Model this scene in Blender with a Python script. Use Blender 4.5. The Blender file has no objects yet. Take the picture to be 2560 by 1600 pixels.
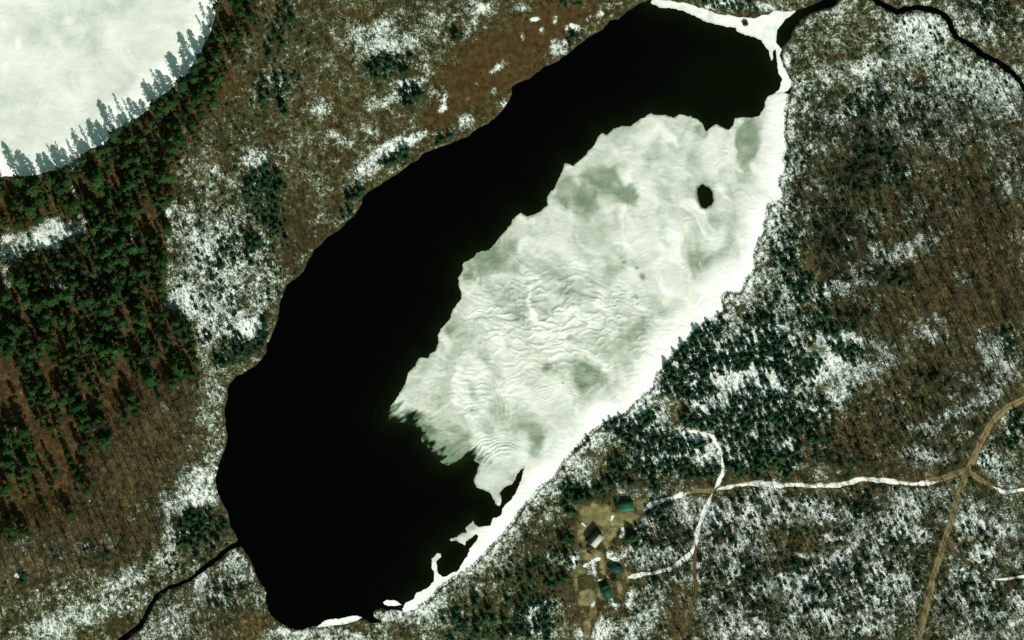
import bpy, math, random
import numpy as np
from mathutils import Vector, Matrix

# ------------------------------------------------------------------ camera, sky, sun, exposure
S = 0.25                                   # metres per photo pixel (2560 px wide photograph)
SC = bpy.context.scene
COL = SC.collection
cam_d = bpy.data.cameras.new('camera'); cam = bpy.data.objects.new('camera', cam_d); COL.objects.link(cam)
cam.location = (0, 0, 4000); cam.rotation_euler = (0, 0, 0)
cam_d.sensor_width = 36; cam_d.lens = 36 * 4000 / 640.0
cam_d.clip_start = 10; cam_d.clip_end = 30000
SC.camera = cam

EL = math.radians(42); AZ = math.radians(155)          # sun in the south-south-east
w = bpy.data.worlds.new('World'); SC.world = w; w.use_nodes = True
nt = w.node_tree; nt.nodes.clear()
sky = nt.nodes.new('ShaderNodeTexSky'); sky.sky_type = 'NISHITA'; sky.sun_disc = False
sky.sun_elevation = EL; sky.sun_rotation = AZ
bg = nt.nodes.new('ShaderNodeBackground'); bg.inputs[1].default_value = 0.095
wo = nt.nodes.new('ShaderNodeOutputWorld')
tint = nt.nodes.new('ShaderNodeMix'); tint.data_type = 'RGBA'; tint.blend_type = 'MULTIPLY'; tint.inputs[0].default_value = 1.0
tint.inputs[7].default_value = (0.92, 1.14, 0.64, 1)      # the photograph's greenish white balance
nt.links.new(sky.outputs[0], tint.inputs[6]); nt.links.new(tint.outputs[2], bg.inputs[0]); nt.links.new(bg.outputs[0], wo.inputs[0])

sun_d = bpy.data.lights.new('sun', 'SUN'); sun = bpy.data.objects.new('sun', sun_d); COL.objects.link(sun)
sun_d.energy = 4.7; sun_d.angle = math.radians(0.5); sun_d.color = (1.0, 0.965, 0.90)
sdir = Vector((math.sin(AZ) * math.cos(EL), math.cos(AZ) * math.cos(EL), math.sin(EL)))
sun.rotation_euler = sdir.to_track_quat('Z', 'Y').to_euler(); sun.location = sdir * 2000

SC.view_settings.view_transform = 'Standard'; SC.view_settings.look = 'None'
SC.view_settings.exposure = 0.0; SC.view_settings.gamma = 1.0
SC.render.engine = 'CYCLES'
SC.cycles.use_denoising = False
SC.cycles.max_bounces = 4; SC.cycles.diffuse_bounces = 2; SC.cycles.glossy_bounces = 2
SC.cycles.use_adaptive_sampling = False
SC.cycles.sample_clamp_indirect = 2.0; SC.cycles.caustics_reflective = False; SC.cycles.caustics_refractive = False

rng = np.random.default_rng(7); random.seed(7)

# ------------------------------------------------------------------ number helpers
def wx(px): return (np.asarray(px, float) - 1280) * S
def wy(py): return (800 - np.asarray(py, float)) * S
_T = {}
def vnoise(x, y, scale, seed=0):
    """smooth value noise in 0..1, feature size = scale"""
    if seed not in _T: _T[seed] = np.random.default_rng(seed + 100).random((256, 256)).astype(np.float32)
    t = _T[seed]
    u = x / scale; v = y / scale
    i = np.floor(u).astype(np.int64); j = np.floor(v).astype(np.int64)
    f = u - i; g = v - j
    f = f * f * (3 - 2 * f); g = g * g * (3 - 2 * g)
    i0 = i & 255; i1 = (i + 1) & 255; j0 = j & 255; j1 = (j + 1) & 255
    return (t[i0, j0] * (1 - f) + t[i1, j0] * f) * (1 - g) + (t[i0, j1] * (1 - f) + t[i1, j1] * f) * g
def fbm(x, y, scale, seed=0, octv=3):
    a = 1.0; s = 0; tot = 0
    for k in range(octv):
        s = s + a * vnoise(x + 37 * k, y - 91 * k, scale / 2 ** k, seed + k); tot += a; a *= 0.55
    return s / tot
def sstep(a, b, x):
    t = np.clip((x - a) / (b - a), 0, 1); return t * t * (3 - 2 * t)
def seg_d2(X, Y, P, closed):
    """squared distance to a polyline and even-odd inside test"""
    P = np.asarray(P, np.float32); n = len(P)
    d2 = np.full(X.shape, 1e12, np.float32); ins = np.zeros(X.shape, bool)
    for k in range(n if closed else n - 1):
        ax, ay = P[k]; bx, by = P[(k + 1) % n]
        ex, ey = bx - ax, by - ay
        L = ex * ex + ey * ey
        if L < 1e-9: continue
        t = np.clip(((X - ax) * ex + (Y - ay) * ey) / L, 0, 1)
        dx = X - ax - t * ex; dy = Y - ay - t * ey
        d2 = np.minimum(d2, dx * dx + dy * dy)
        if closed:
            c = (ay > Y) != (by > Y)
            if ey != 0: ins ^= c & (X < (bx - ax) * (Y - ay) / ey + ax)
    return d2, ins
def worley(u, v, seed):
    r = np.random.default_rng(seed).random((256, 256, 2)); i = np.floor(u).astype(int); j = np.floor(v).astype(int); f1 = np.full(u.shape, 9.); f2 = np.full(u.shape, 9.)
    for a in (-1, 0, 1):
        for b in (-1, 0, 1):
            p = r[(i + a) & 255, (j + b) & 255]; d = np.hypot(i + a + p[..., 0] - u, j + b + p[..., 1] - v)
            f2 = np.minimum(f2, np.maximum(d, f1)); f1 = np.minimum(f1, d)
    return f1, f2
def sdf(X, Y, P):
    d2, ins = seg_d2(X, Y, P, True); d = np.sqrt(d2); return np.where(ins, -d, d)
def pdist(X, Y, P): return np.sqrt(seg_d2(X, Y, P, False)[0])
def ell(X, Y, cx, cy, rx, ry, deg=0):
    c, s = math.cos(math.radians(deg)), math.sin(math.radians(deg))
    dx = X - cx; dy = Y - cy
    u = (dx * c + dy * s) / rx; v = (-dx * s + dy * c) / ry
    return u * u + v * v
def blob(F, X, Y, cx, cy, rx, ry, deg, val):
    g = np.exp(-ell(X, Y, cx, cy, rx, ry, deg) ** 1.5); F *= (1 - g); F += val * g
def grid_interp(gx, gy, A, X, Y):
    """bilinear on a regular grid A[iy, ix]"""
    u = np.clip((X - gx[0]) / (gx[1] - gx[0]), 0, len(gx) - 1.001); v = np.clip((Y - gy[0]) / (gy[1] - gy[0]), 0, len(gy) - 1.001)
    i = u.astype(int); j = v.astype(int); f = u - i; g = v - j
    return (A[j, i] * (1 - f) + A[j, i + 1] * f) * (1 - g) + (A[j + 1, i] * (1 - f) + A[j + 1, i + 1] * f) * g

# ------------------------------------------------------------------ scene helpers
def tag(o, label=None, cat=None, group=None, kind=None):
    if label: o['label'] = label
    if cat: o['category'] = cat
    if group: o['group'] = group
    if kind: o['kind'] = kind
    return o
def mesh_np(name, V, F4=None, F3=None, smooth=False):
    V = np.asarray(V, np.float32); me = bpy.data.meshes.new(name)
    loops = []; starts = []; n = 0
    for F, k in ((F4, 4), (F3, 3)):
        if F is None or len(F) == 0: continue
        F = np.asarray(F, np.int32); loops.append(F.ravel()); starts.append(n + np.arange(len(F)) * k); n += F.size
    loops = np.concatenate(loops); starts = np.concatenate(starts).astype(np.int32)
    me.vertices.add(len(V)); me.vertices.foreach_set('co', V.ravel())
    me.loops.add(len(loops)); me.loops.foreach_set('vertex_index', loops)
    me.polygons.add(len(starts)); me.polygons.foreach_set('loop_start', starts)
    if smooth: me.polygons.foreach_set('use_smooth', np.ones(len(starts), bool))
    me.update(calc_edges=True); return me
def col_attr(me, name, C):
    a = me.attributes.new(name, 'FLOAT_COLOR', 'POINT'); a.data.foreach_set('color', np.asarray(C, np.float32).ravel())
def link(name, me, mat=None, parent=None):
    o = bpy.data.objects.new(name, me); COL.objects.link(o)
    if mat: me.materials.append(mat)
    if parent: o.parent = parent
    return o
def empty(name, loc, rz=0):
    o = bpy.data.objects.new(name, None); COL.objects.link(o); o.location = loc; o.rotation_euler = (0, 0, rz)
    o.empty_display_size = 0.5; return o
class MB:
    """collects quads and triangles for one mesh"""
    def __init__(s): s.v = []; s.q = []; s.t = []
    def poly(s, pts):
        b = len(s.v); s.v += [tuple(p) for p in pts]
        if len(pts) == 4: s.q.append((b, b + 1, b + 2, b + 3))
        else:
            for k in range(1, len(pts) - 1): s.t.append((b, b + k, b + k + 1))
    def box(s, x0, x1, y0, y1, z0, z1):
        p = [(x, y, z) for z in (z0, z1) for y in (y0, y1) for x in (x0, x1)]
        b = len(s.v); s.v += p
        for f in ((0, 2, 3, 1), (4, 5, 7, 6), (0, 1, 5, 4), (2, 6, 7, 3), (0, 4, 6, 2), (1, 3, 7, 5)): s.q.append(tuple(b + i for i in f))
    def hexa(s, lo, hi):
        """solid between two quads"""
        b = len(s.v); s.v += [tuple(p) for p in lo] + [tuple(p) for p in hi]
        for f in ((3, 2, 1, 0), (4, 5, 6, 7), (0, 1, 5, 4), (1, 2, 6, 5), (2, 3, 7, 6), (3, 0, 4, 7)): s.q.append(tuple(b + i for i in f))
    def rod(s, a, b, r0, r1, n=3):
        a = Vector(a); b = Vector(b); d = (b - a).normalized()
        u = d.cross(Vector((0, 0, 1)) if abs(d.z) < 0.9 else Vector((1, 0, 0))).normalized(); v = d.cross(u)
        k0 = len(s.v)
        for p, r in ((a, r0), (b, r1)):
            for k in range(n):
                an = 2 * math.pi * k / n; s.v.append(tuple(p + (u * math.cos(an) + v * math.sin(an)) * r))
        for k in range(n): s.q.append((k0 + k, k0 + (k + 1) % n, k0 + n + (k + 1) % n, k0 + n + k))
        if n > 3:
            for k in range(1, n - 1): s.t.append((k0 + n, k0 + n + k, k0 + n + k + 1))
    def build(s, name, mat, parent=None):
        return link(name, mesh_np(name, s.v, s.q, s.t), mat, parent)

# ------------------------------------------------------------------ materials
def new_mat(name):
    m = bpy.data.materials.new(name); m.use_nodes = True; t = m.node_tree
    b = t.nodes['Principled BSDF']; b.inputs['Roughness'].default_value = 0.9
    b.inputs['Specular IOR Level'].default_value = 0.15
    return m, t, b
def N(t, kind, **kw):
    n = t.nodes.new(kind)
    for k, v in kw.items(): setattr(n, k, v)
    return n
def rgb(c): return (c[0], c[1], c[2], 1)
def noise(t, vec, scale, detail=3, rough=0.55):
    n = N(t, 'ShaderNodeTexNoise'); n.inputs['Scale'].default_value = scale; n.inputs['Detail'].default_value = detail; n.inputs['Roughness'].default_value = rough
    t.links.new(vec, n.inputs['Vector']); return n.outputs['Fac']
def mth(t, op, a, b=None, c=None):
    n = N(t, 'ShaderNodeMath', operation=op)
    for i, x in enumerate((a, b, c)):
        if x is None: continue
        if isinstance(x, (int, float)): n.inputs[i].default_value = x
        else: t.links.new(x, n.inputs[i])
    return n.outputs[0]
def mixc(t, f, a, b):
    n = N(t, 'ShaderNodeMix', data_type='RGBA')
    for i, x in ((0, f), (6, a), (7, b)):
        if isinstance(x, (int, float)): n.inputs[i].default_value = x
        elif isinstance(x, tuple): n.inputs[i].default_value = rgb(x)
        else: t.links.new(x, n.inputs[i])
    return n.outputs[2]
def ramp(t, v, lo, hi):
    n = N(t, 'ShaderNodeMapRange', interpolation_type='SMOOTHSTEP'); t.links.new(v, n.inputs[0])
    n.inputs[1].default_value = lo; n.inputs[2].default_value = hi; return n.outputs[0]
def geo_pos(t): return N(t, 'ShaderNodeNewGeometry').outputs['Position']
def obj_pos(t): return N(t, 'ShaderNodeTexCoord').outputs['Object']
def attr(t, name):
    a = N(t, 'ShaderNodeAttribute', attribute_name=name); s = N(t, 'ShaderNodeSeparateColor'); t.links.new(a.outputs['Color'], s.inputs[0])
    return s.outputs[0], s.outputs[1], s.outputs[2], a.outputs['Alpha']

SNOW = (0.83, 0.885, 0.845)
def ground_mat():
    m, t, b = new_mat('forest_floor'); P = geo_pos(t)
    snow, rust, tan, green = attr(t, 'zone'); litter, dark, orange, _ = attr(t, 'zone2')
    nf = noise(t, P, 2.6, 2, 0.6); n05 = noise(t, P, 1.1, 4, 0.7); n2 = noise(t, P, 0.30, 4, 0.6); n8 = noise(t, P, 0.07, 4, 0.6)
    c = mixc(t, ramp(t, n2, 0.3, 0.7), (0.022, 0.021, 0.006), (0.106, 0.087, 0.030))
    c = mixc(t, mth(t, 'MULTIPLY', ramp(t, n8, 0.45, 0.62), 0.6), c, (0.062, 0.056, 0.017))
    c = mixc(t, mth(t, 'MULTIPLY', ramp(t, n8, 0.47, 0.36), 0.6), c, (0.020, 0.019, 0.008))
    c = mixc(t, mth(t, 'MULTIPLY', ramp(t, noise(t, P, 0.045, 4, 0.6), 0.50, 0.66), 0.65), c, (0.092, 0.056, 0.018))
    lit = mixc(t, ramp(t, n2, 0.3, 0.7), (0.050, 0.038, 0.014), (0.165, 0.114, 0.044))
    lit = mixc(t, ramp(t, n8, 0.52, 0.66), lit, (0.125, 0.068, 0.026))
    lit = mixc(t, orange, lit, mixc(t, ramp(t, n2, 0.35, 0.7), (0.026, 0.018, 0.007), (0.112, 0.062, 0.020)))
    c = mixc(t, litter, c, lit)
    c = mixc(t, green, c, mixc(t, ramp(t, n05, 0.3, 0.7), (0.012, 0.030, 0.009), (0.045, 0.066, 0.020)))
    c = mixc(t, rust, c, mixc(t, ramp(t, n2, 0.3, 0.75), (0.040, 0.022, 0.006), (0.092, 0.053, 0.016)))
    c = mixc(t, mth(t, 'MULTIPLY', dark, 0.8), c, (0.020, 0.019, 0.010))
    c = mixc(t, mth(t, 'MULTIPLY', ramp(t, nf, 0.4, 0.7), 0.5), c, mixc(t, 0.6, c, (0.012, 0.014, 0.008)))
    tv = mth(t, 'ADD', tan, mth(t, 'ADD', mth(t, 'MULTIPLY', mth(t, 'SUBTRACT', n2, 0.5), 0.9), mth(t, 'MULTIPLY', mth(t, 'SUBTRACT', n8, 0.5), 0.9)))
    tc = mixc(t, ramp(t, n2, 0.3, 0.7), (0.165, 0.140, 0.056), (0.285, 0.255, 0.120))
    tc = mixc(t, mth(t, 'MULTIPLY', ramp(t, n8, 0.48, 0.66), 0.7), tc, (0.115, 0.105, 0.042))
    c = mixc(t, mth(t, 'MULTIPLY', ramp(t, tv, 0.22, 0.72), 0.95), c, tc)
    v = mth(t, 'ADD', snow, mth(t, 'MULTIPLY', mth(t, 'SUBTRACT', n05, 0.5), 1.45))
    v = mth(t, 'ADD', v, mth(t, 'MULTIPLY', mth(t, 'SUBTRACT', n2, 0.5), 1.25))
    v = mth(t, 'ADD', v, mth(t, 'MULTIPLY', mth(t, 'SUBTRACT', n8, 0.5), 0.9))
    v = mth(t, 'ADD', v, mth(t, 'MULTIPLY', mth(t, 'SUBTRACT', nf, 0.5), 0.5))
    c = mixc(t, mth(t, 'MULTIPLY', ramp(t, v, 0.42, 0.66), 0.9), c, (0.105, 0.145, 0.078))      # snow dusted moss and grass
    c = mixc(t, ramp(t, v, 0.54, 1.0), c, SNOW)
    t.links.new(c, b.inputs['Base Color'])
    bp = N(t, 'ShaderNodeBump'); bp.inputs['Strength'].default_value = 0.4; bp.inputs['Distance'].default_value = 0.35
    t.links.new(n05, bp.inputs['Height']); t.links.new(bp.outputs[0], b.inputs['Normal'])
    return m
def ice_mat():
    m, t, b = new_mat('lake_ice'); P = geo_pos(t); thin, white, rip, _ = attr(t, 'ice')
    n1 = noise(t, P, 0.045, 6, 0.62); n2 = noise(t, P, 0.5, 4, 0.6); n3 = noise(t, P, 0.014, 4, 0.6)
    nw = N(t, 'ShaderNodeTexNoise'); nw.inputs['Scale'].default_value = 0.022; nw.inputs['Detail'].default_value = 6; nw.inputs['Roughness'].default_value = .62; nw.inputs['Distortion'].default_value = 1.6
    t.links.new(P, nw.inputs['Vector'])
    c = mixc(t, ramp(t, n1, 0.34, 0.66), (0.33, 0.37, 0.305), (0.565, 0.588, 0.53))
    c = mixc(t, mth(t, 'MULTIPLY', ramp(t, nw.outputs['Fac'], 0.52, 0.68), 0.75), c, (0.72, 0.725, 0.67))
    c = mixc(t, mth(t, 'MULTIPLY', ramp(t, nw.outputs['Fac'], 0.46, 0.34), 0.45), c, (0.25, 0.30, 0.225))
    c = mixc(t, mth(t, 'MULTIPLY', ramp(t, n3, 0.42, 0.66), 0.55), c, (0.70, 0.70, 0.64))
    c = mixc(t, rip, c, (0.88, 0.90, 0.85))
    c = mixc(t, ramp(t, mth(t, 'ADD', thin, mth(t, 'MULTIPLY', mth(t, 'SUBTRACT', n2, 0.5), 0.20)), 0.0, 0.70), c, (0.135, 0.195, 0.122))
    c = mixc(t, ramp(t, thin, 0.58, 1.05), c, (0.0015, 0.005, 0.0015))
    c = mixc(t, white, c, mixc(t, ramp(t, n1, 0.35, 0.62), (0.80, 0.82, 0.79), (0.93, 0.93, 0.92)))
    t.links.new(c, b.inputs['Base Color']); b.inputs['Roughness'].default_value = 0.8; b.inputs['Specular IOR Level'].default_value = 0.0
    return m
def water_mat():
    m, t, b = new_mat('lake_water'); sh, _, _, _ = attr(t, 'shallow'); P = geo_pos(t)
    c = mixc(t, sh, (0.0004, 0.0007, 0.0005), (0.0060, 0.0085, 0.0022))
    t.links.new(c, b.inputs['Base Color']); b.inputs['Roughness'].default_value = 0.08; b.inputs['IOR'].default_value = 1.33
    b.inputs['Specular IOR Level'].default_value = 0.12
    bp = N(t, 'ShaderNodeBump'); bp.inputs['Strength'].default_value = 0.03; t.links.new(noise(t, P, 0.8, 2), bp.inputs['Height']); t.links.new(bp.outputs[0], b.inputs['Normal'])
    return m
def leaf_mat(name, c0, c1):
    m, t, b = new_mat(name); tone, _, _, _ = attr(t, 'tone')
    r = N(t, 'ShaderNodeObjectInfo').outputs['Random']
    c = mixc(t, mth(t, 'POWER', tone, 1.6), c0, c1)
    c = mixc(t, mth(t, 'MULTIPLY', r, 0.70), c, tuple(x * 0.60 for x in c0))
    t.links.new(c, b.inputs['Base Color']); b.inputs['Specular IOR Level'].default_value = 0.05
    return m
def plain_mat(name, c0, c1, scale=2.0, rough=0.85, spec=0.2):
    m, t, b = new_mat(name); n = noise(t, obj_pos(t), scale, 3)
    t.links.new(mixc(t, ramp(t, n, 0.3, 0.7), c0, c1), b.inputs['Base Color']); b.inputs['Roughness'].default_value = rough; b.inputs['Specular IOR Level'].default_value = spec
    return m
def ribbed_mat(name, c0, c1, freq):
    m, t, b = new_mat(name); P = obj_pos(t)
    wv = N(t, 'ShaderNodeTexWave', wave_type='BANDS', bands_direction='X'); wv.inputs['Scale'].default_value = freq; wv.inputs['Distortion'].default_value = 0.3
    t.links.new(P, wv.inputs['Vector']); n = noise(t, P, 0.9, 3)
    f = mth(t, 'ADD', mth(t, 'MULTIPLY', wv.outputs['Fac'], 0.35), mth(t, 'MULTIPLY', n, 0.65))
    t.links.new(mixc(t, ramp(t, f, 0.25, 0.75), c0, c1), b.inputs['Base Color']); b.inputs['Roughness'].default_value = 0.6; b.inputs['Specular IOR Level'].default_value = 0.2
    return m
def road_mat(name, c0, c1, patch, lo, hi):
    m, t, b = new_mat(name); P = geo_pos(t); u, _, _, _ = attr(t, 'across')
    n = noise(t, P, 0.5, 4, 0.6); n2 = noise(t, P, 0.12, 2)
    c = mixc(t, ramp(t, n, 0.3, 0.7), c0, c1)
    rut = ramp(t, mth(t, 'ABSOLUTE', mth(t, 'SUBTRACT', mth(t, 'ABSOLUTE', u), 0.45)), 0.02, 0.22)      # two wheel ruts
    c = mixc(t, mth(t, 'MULTIPLY', mth(t, 'SUBTRACT', 1.0, rut), 0.35), c, tuple(min(1, x * 1.25) for x in c1))
    if name == 'tan_gravel': c = mixc(t, mth(t, 'MULTIPLY', ramp(t, mth(t, 'ABSOLUTE', u), 0.28, 0.05), 0.65), c, (0.085, 0.075, 0.035))
    f = mth(t, 'ADD', mth(t, 'MULTIPLY', n2, 0.8), mth(t, 'MULTIPLY', mth(t, 'ADD', n, mth(t, 'ADD', mth(t, 'MULTIPLY', mth(t, 'ABSOLUTE', u), .75), mth(t, 'MULTIPLY', u, .35))), 0.3))
    c = mixc(t, ramp(t, f, lo, hi), c, patch)
    t.links.new(c, b.inputs['Base Color']); return m

M_ground = ground_mat(); M_ice = ice_mat(); M_water = water_mat()
M_pine = leaf_mat('pine_needles', (0.011, 0.038, 0.008), (0.047, 0.104, 0.025))
M_spruce = leaf_mat('spruce_needles', (0.010, 0.040, 0.017), (0.044, 0.104, 0.048))
M_bark = plain_mat('dark_bark', (0.030, 0.024, 0.018), (0.065, 0.052, 0.040), 3.0)
M_grey_bark = plain_mat('grey_bark', (0.055, 0.050, 0.028), (0.125, 0.110, 0.066), 3.0)
M_twig = leaf_mat('bare_twigs', (0.024, 0.032, 0.013), (0.072, 0.080, 0.036))

# ------------------------------------------------------------------ outlines traced in photo pixels
LAKE = [(640,1433),(648,1454),(665,1480),(665,1504),(674,1536),(693,1552),(714,1562),(733,1573),(754,1574),(778,1568),(804,1566),(836,1565),(865,1560),(886,1552),(905,1547),(920,1554),(931,1558),(950,1554),(936,1541),(934,1528),(952,1520),(968,1525),(987,1525),(1005,1528),(1021,1528),(1045,1517),(1063,1508),(1084,1488),(1100,1467),(1124,1451),(1143,1438),(1169,1424),(1190,1406),(1211,1385),(1227,1367),(1246,1348),(1262,1330),(1280,1307),(1306,1271),(1330,1245),(1343,1223),(1362,1210),(1383,1198),(1396,1177),(1412,1152),(1431,1131),(1449,1112),(1470,1088),(1486,1075),(1510,1057),(1534,1046),(1566,1033),(1584,1012),(1608,990),(1629,975),(1637,959),(1642,940),(1658,919),(1677,895),(1698,871),(1716,853),(1740,824),(1754,813),(1769,800),(1780,794),(1791,786),(1809,778),(1806,757),(1806,739),(1820,731),(1838,733),(1851,731),(1859,717),(1862,704),(1870,694),(1886,675),(1886,651),(1886,633),(1894,606),(1910,585),(1910,559),(1915,548),(1921,512),(1954,500),(1957,479),(1948,466),(1949,445),(1962,432),(1964,413),(1960,397),(1968,376),(1965,352),(1962,331),(1964,304),(1962,278),(1966,265),(1968,249),(1976,228),(1981,209),(1970,196),(1960,169),(1953,143),(1955,122),(1973,98),(1986,71),(1997,50),(2021,37),(2052,24),(2084,16),(2104,-6),(2104,-60),(2070,-60),(2064,-4),(2036,8),(1983,30),(1936,29),(1920,37),(1899,42),(1888,48),(1851,45),(1822,40),(1783,34),(1751,21),(1717,11),(1677,3),(1632,-2),(1597,8),(1584,19),(1563,34),(1545,48),(1526,48),(1518,63),(1500,77),(1476,90),(1460,103),(1439,119),(1423,132),(1391,156),(1362,167),(1336,185),(1320,198),(1299,204),(1280,216),(1280,235),(1267,262),(1238,294),(1219,310),(1190,323),(1169,341),(1129,357),(1090,369),(1063,381),(1045,398),(1018,416),(984,440),(952,461),(920,479),(907,493),(904,511),(891,532),(867,556),(849,575),(828,585),(804,609),(785,625),(770,651),(759,678),(738,696),(717,712),(706,736),(699,757),(695,797),(682,832),(666,861),(665,882),(650,900),(640,912),(619,927),(593,940),(571,959),(569,996),(561,1027),(563,1065),(569,1091),(563,1123),(550,1152),(538,1190),(537,1208),(545,1232),(558,1261),(574,1293),(577,1319),(593,1340),(598,1356),(608,1372),(622,1396)]
i0 = LAKE.index((1045,1517)); i1 = LAKE.index((1981,209)); EAST = LAKE[i0:i1 + 1]
NWLAKE = [(540,-400),(539,0),(537,40),(526,79),(505,119),(495,159),(471,180),(444,201),(418,230),(384,251),(370,272),(331,299),(291,325),(265,354),(225,372),(190,397),(170,414),(120,428),(60,438),(0,440),(-300,450),(-900,300),(-900,-500)]
STREAMS = [([(2160,-60),(2176,-14),(2195,6),(2222,20),(2245,30),(2262,24),(2290,19),(2325,22),(2350,32),(2370,48),(2378,72),(2392,92),(2425,112),(2455,136),(2490,152),(2520,172),(2545,198),(2570,232),(2620,300)], 7),
           ([(605,1358),(580,1367),(560,1381),(535,1402),(505,1424),(475,1450),(440,1463),(412,1474),(392,1492),(378,1512),(364,1540),(350,1566),(325,1585),(300,1603),(270,1630)], 6)]
ICE = [(1980,238),(1960,230),(1936,234),(1920,240),(1912,254),(1910,270),(1899,288),(1880,294),(1857,294),(1835,296),(1833,312),(1822,325),(1804,317),(1790,310),(1780,317),(1764,328),(1756,312),(1745,299),(1727,291),(1711,287),(1695,287),(1685,294),(1671,291),(1658,287),(1642,288),(1626,283),(1608,294),(1592,304),(1574,315),(1552,316),(1534,321),(1518,337),(1505,332),(1494,344),(1486,362),(1470,378),(1460,391),(1449,400),(1433,413),(1412,408),(1407,426),(1396,448),(1383,474),(1367,493),(1367,514),(1349,530),(1320,543),(1304,532),(1290,540),(1280,553),(1267,575),(1251,590),(1235,612),(1222,625),(1193,630),(1185,643),(1158,657),(1157,675),(1145,696),(1148,717),(1154,733),(1153,746),(1140,762),(1129,781),(1123,800),(1103,821),(1095,837),(1096,858),(1090,877),(1076,882),(1071,895),(1047,895),(1039,914),(1018,935),(1014,959),(1000,982),(981,1009),(971,1030),(971,1049),(986,1054),(1016,1057),(1031,1064),(1050,1080),(1055,1102),(1074,1123),(1087,1144),(1106,1160),(1132,1166),(1158,1162),(1164,1152),(1180,1149),(1198,1160),(1193,1181),(1185,1200),(1190,1218),(1209,1226),(1225,1232),(1232,1245),(1240,1261),(1248,1265),(1254,1253),(1248,1232),(1259,1218),(1278,1211),(1286,1200),(1292,1185),(1303,1172),(1310,1168),(1307,1184),(1302,1202),(1292,1226),(1280,1246),(1272,1253),(1256,1271),(1254,1285),(1233,1298),(1227,1314),(1198,1316),(1185,1308),(1182,1299),(1177,1308),(1164,1319),(1166,1332),(1156,1331),(1143,1340),(1135,1346),(1129,1345),(1124,1351),(1129,1353),(1139,1350),(1148,1356),(1164,1364),(1166,1353),(1177,1345),(1190,1335),(1197,1340),(1190,1356),(1174,1372),(1169,1390),(1153,1412),(1143,1430),(1127,1433),(1108,1443),(1097,1434),(1092,1420),(1091,1404),(1103,1393),(1100,1382),(1090,1382),(1079,1398),(1078,1417),(1086,1430),(1084,1454),(1066,1472),(1042,1483),(1031,1499),(1013,1507),(1005,1520),(1010,1540)] + [(x + 7, y + 6) for x, y in EAST]
SHELF = [(1955,122),(1949,140),(1958,165),(1985,209),(1984,214),(1960,232),(1936,234),(1949,222),(1955,198),(1945,180),(1944,159),(1939,124),(1933,128),(1932,148),(1927,151),(1922,127),(1912,116),(1904,101),(1886,93),(1862,87),(1841,77),(1838,69),(1822,67),(1788,61),(1756,50),(1730,37),(1703,26),(1677,20),(1650,19),(1627,7),(1632,-8),(1677,-3),(1717,5),(1751,15),(1783,28),(1822,34),(1851,39),(1888,42),(1899,36),(1920,31),(1936,23),(1990,26),(1984,34),(1965,48),(1941,77),(1940,106)]
HOLE = [(1743,469),(1756,461),(1772,468),(1780,479),(1783,500),(1777,514),(1764,520),(1754,519),(1746,503),(1742,482)]
FLOES = [('white lens shaped ice floe off the southern tip of the shore ice', [(957,1507),(968,1500),(985,1501),(1000,1508),(1006,1512),(985,1515),(968,1514)]),
         ('long pale ice strip along the southern shore of the lake', [(788,1568),(802,1560),(812,1551),(828,1547),(848,1548),(868,1541),(890,1539),(905,1544),(893,1550),(880,1556),(860,1562),(830,1563),(806,1568)])]
ROADS = [('dirt_road', 'tan', 16, [(2640,978),(2560,998),(2536,1009),(2515,1020),(2494,1038),(2476,1059),(2462,1086),(2446,1117),(2431,1152),(2417,1178),(2409,1200),(2401,1226),(2386,1266),(2378,1306),(2364,1338),(2354,1372),(2341,1417),(2330,1451),(2325,1486),(2312,1531),(2304,1570),(2293,1600),(2280,1650)]),
         ('dirt_road', 'tan', 15, [(2414,1174),(2392,1183),(2368,1191),(2345,1199),(2318,1204)]),
         ('snowy_road', 'snow', 12, [(2345,1203),(2304,1210),(2251,1206),(2224,1203),(2184,1199),(2145,1200),(2118,1208),(2079,1215),(2031,1214),(1986,1213),(1946,1213),(1902,1207),(1862,1210),(1822,1216),(1791,1224)]),
         ('dirt_road', 'tan', 11, [(1793,1223),(1769,1227),(1740,1227),(1708,1234),(1690,1239)]),
         ('snowy_road', 'snow', 13, [(1722,1231),(1700,1237),(1671,1246),(1645,1254),(1624,1263),(1608,1277)]),
         ('snowy_road', 'snow', 13, [(1780,1234),(1775,1245),(1764,1271),(1753,1300),(1743,1327),(1739,1356),(1727,1382),(1703,1401),(1677,1420),(1645,1430),(1611,1435),(1569,1444)]),
         ('snowy_path', 'snow', 9, [(1784,1224),(1800,1200),(1806,1170),(1805,1152),(1804,1131),(1796,1115),(1780,1091),(1751,1083),(1717,1078),(1695,1088)]),
         ('leafy_path', 'litter', 9, [(1739,1358),(1738,1390),(1736,1433),(1740,1478),(1730,1517),(1714,1554),(1695,1591),(1680,1630)]),
         ('leafy_path', 'litter', 11, [(2366,1342),(2370,1359),(2391,1385),(2423,1406),(2454,1428),(2481,1446)]),
         ('snowy_path', 'snow', 7, [(2484,1447),(2502,1449),(2530,1446),(2600,1432)]),
         ('dirt_road', 'tan', 12, [(2418,1178),(2440,1192),(2457,1203),(2480,1216)]),
         ('snowy_path', 'snow', 8, [(2482,1217),(2510,1229),(2555,1226),(2620,1222)])]
YARD = [(1490,1285,48,34),(1545,1298,52,22),(1603,1270,22,24),(1460,1330,24,42),(1520,1330,24,36),(1482,1385,28,20),(1505,1412,13,36),(1562,1440,14,26),(1437,1462,9,40),(1465,1492,22,26),(1552,1475,14,26),(1482,1525,12,34),(1437,1265,26,13),(1450,1425,12,20),(1470,1575,9,40)]

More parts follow.
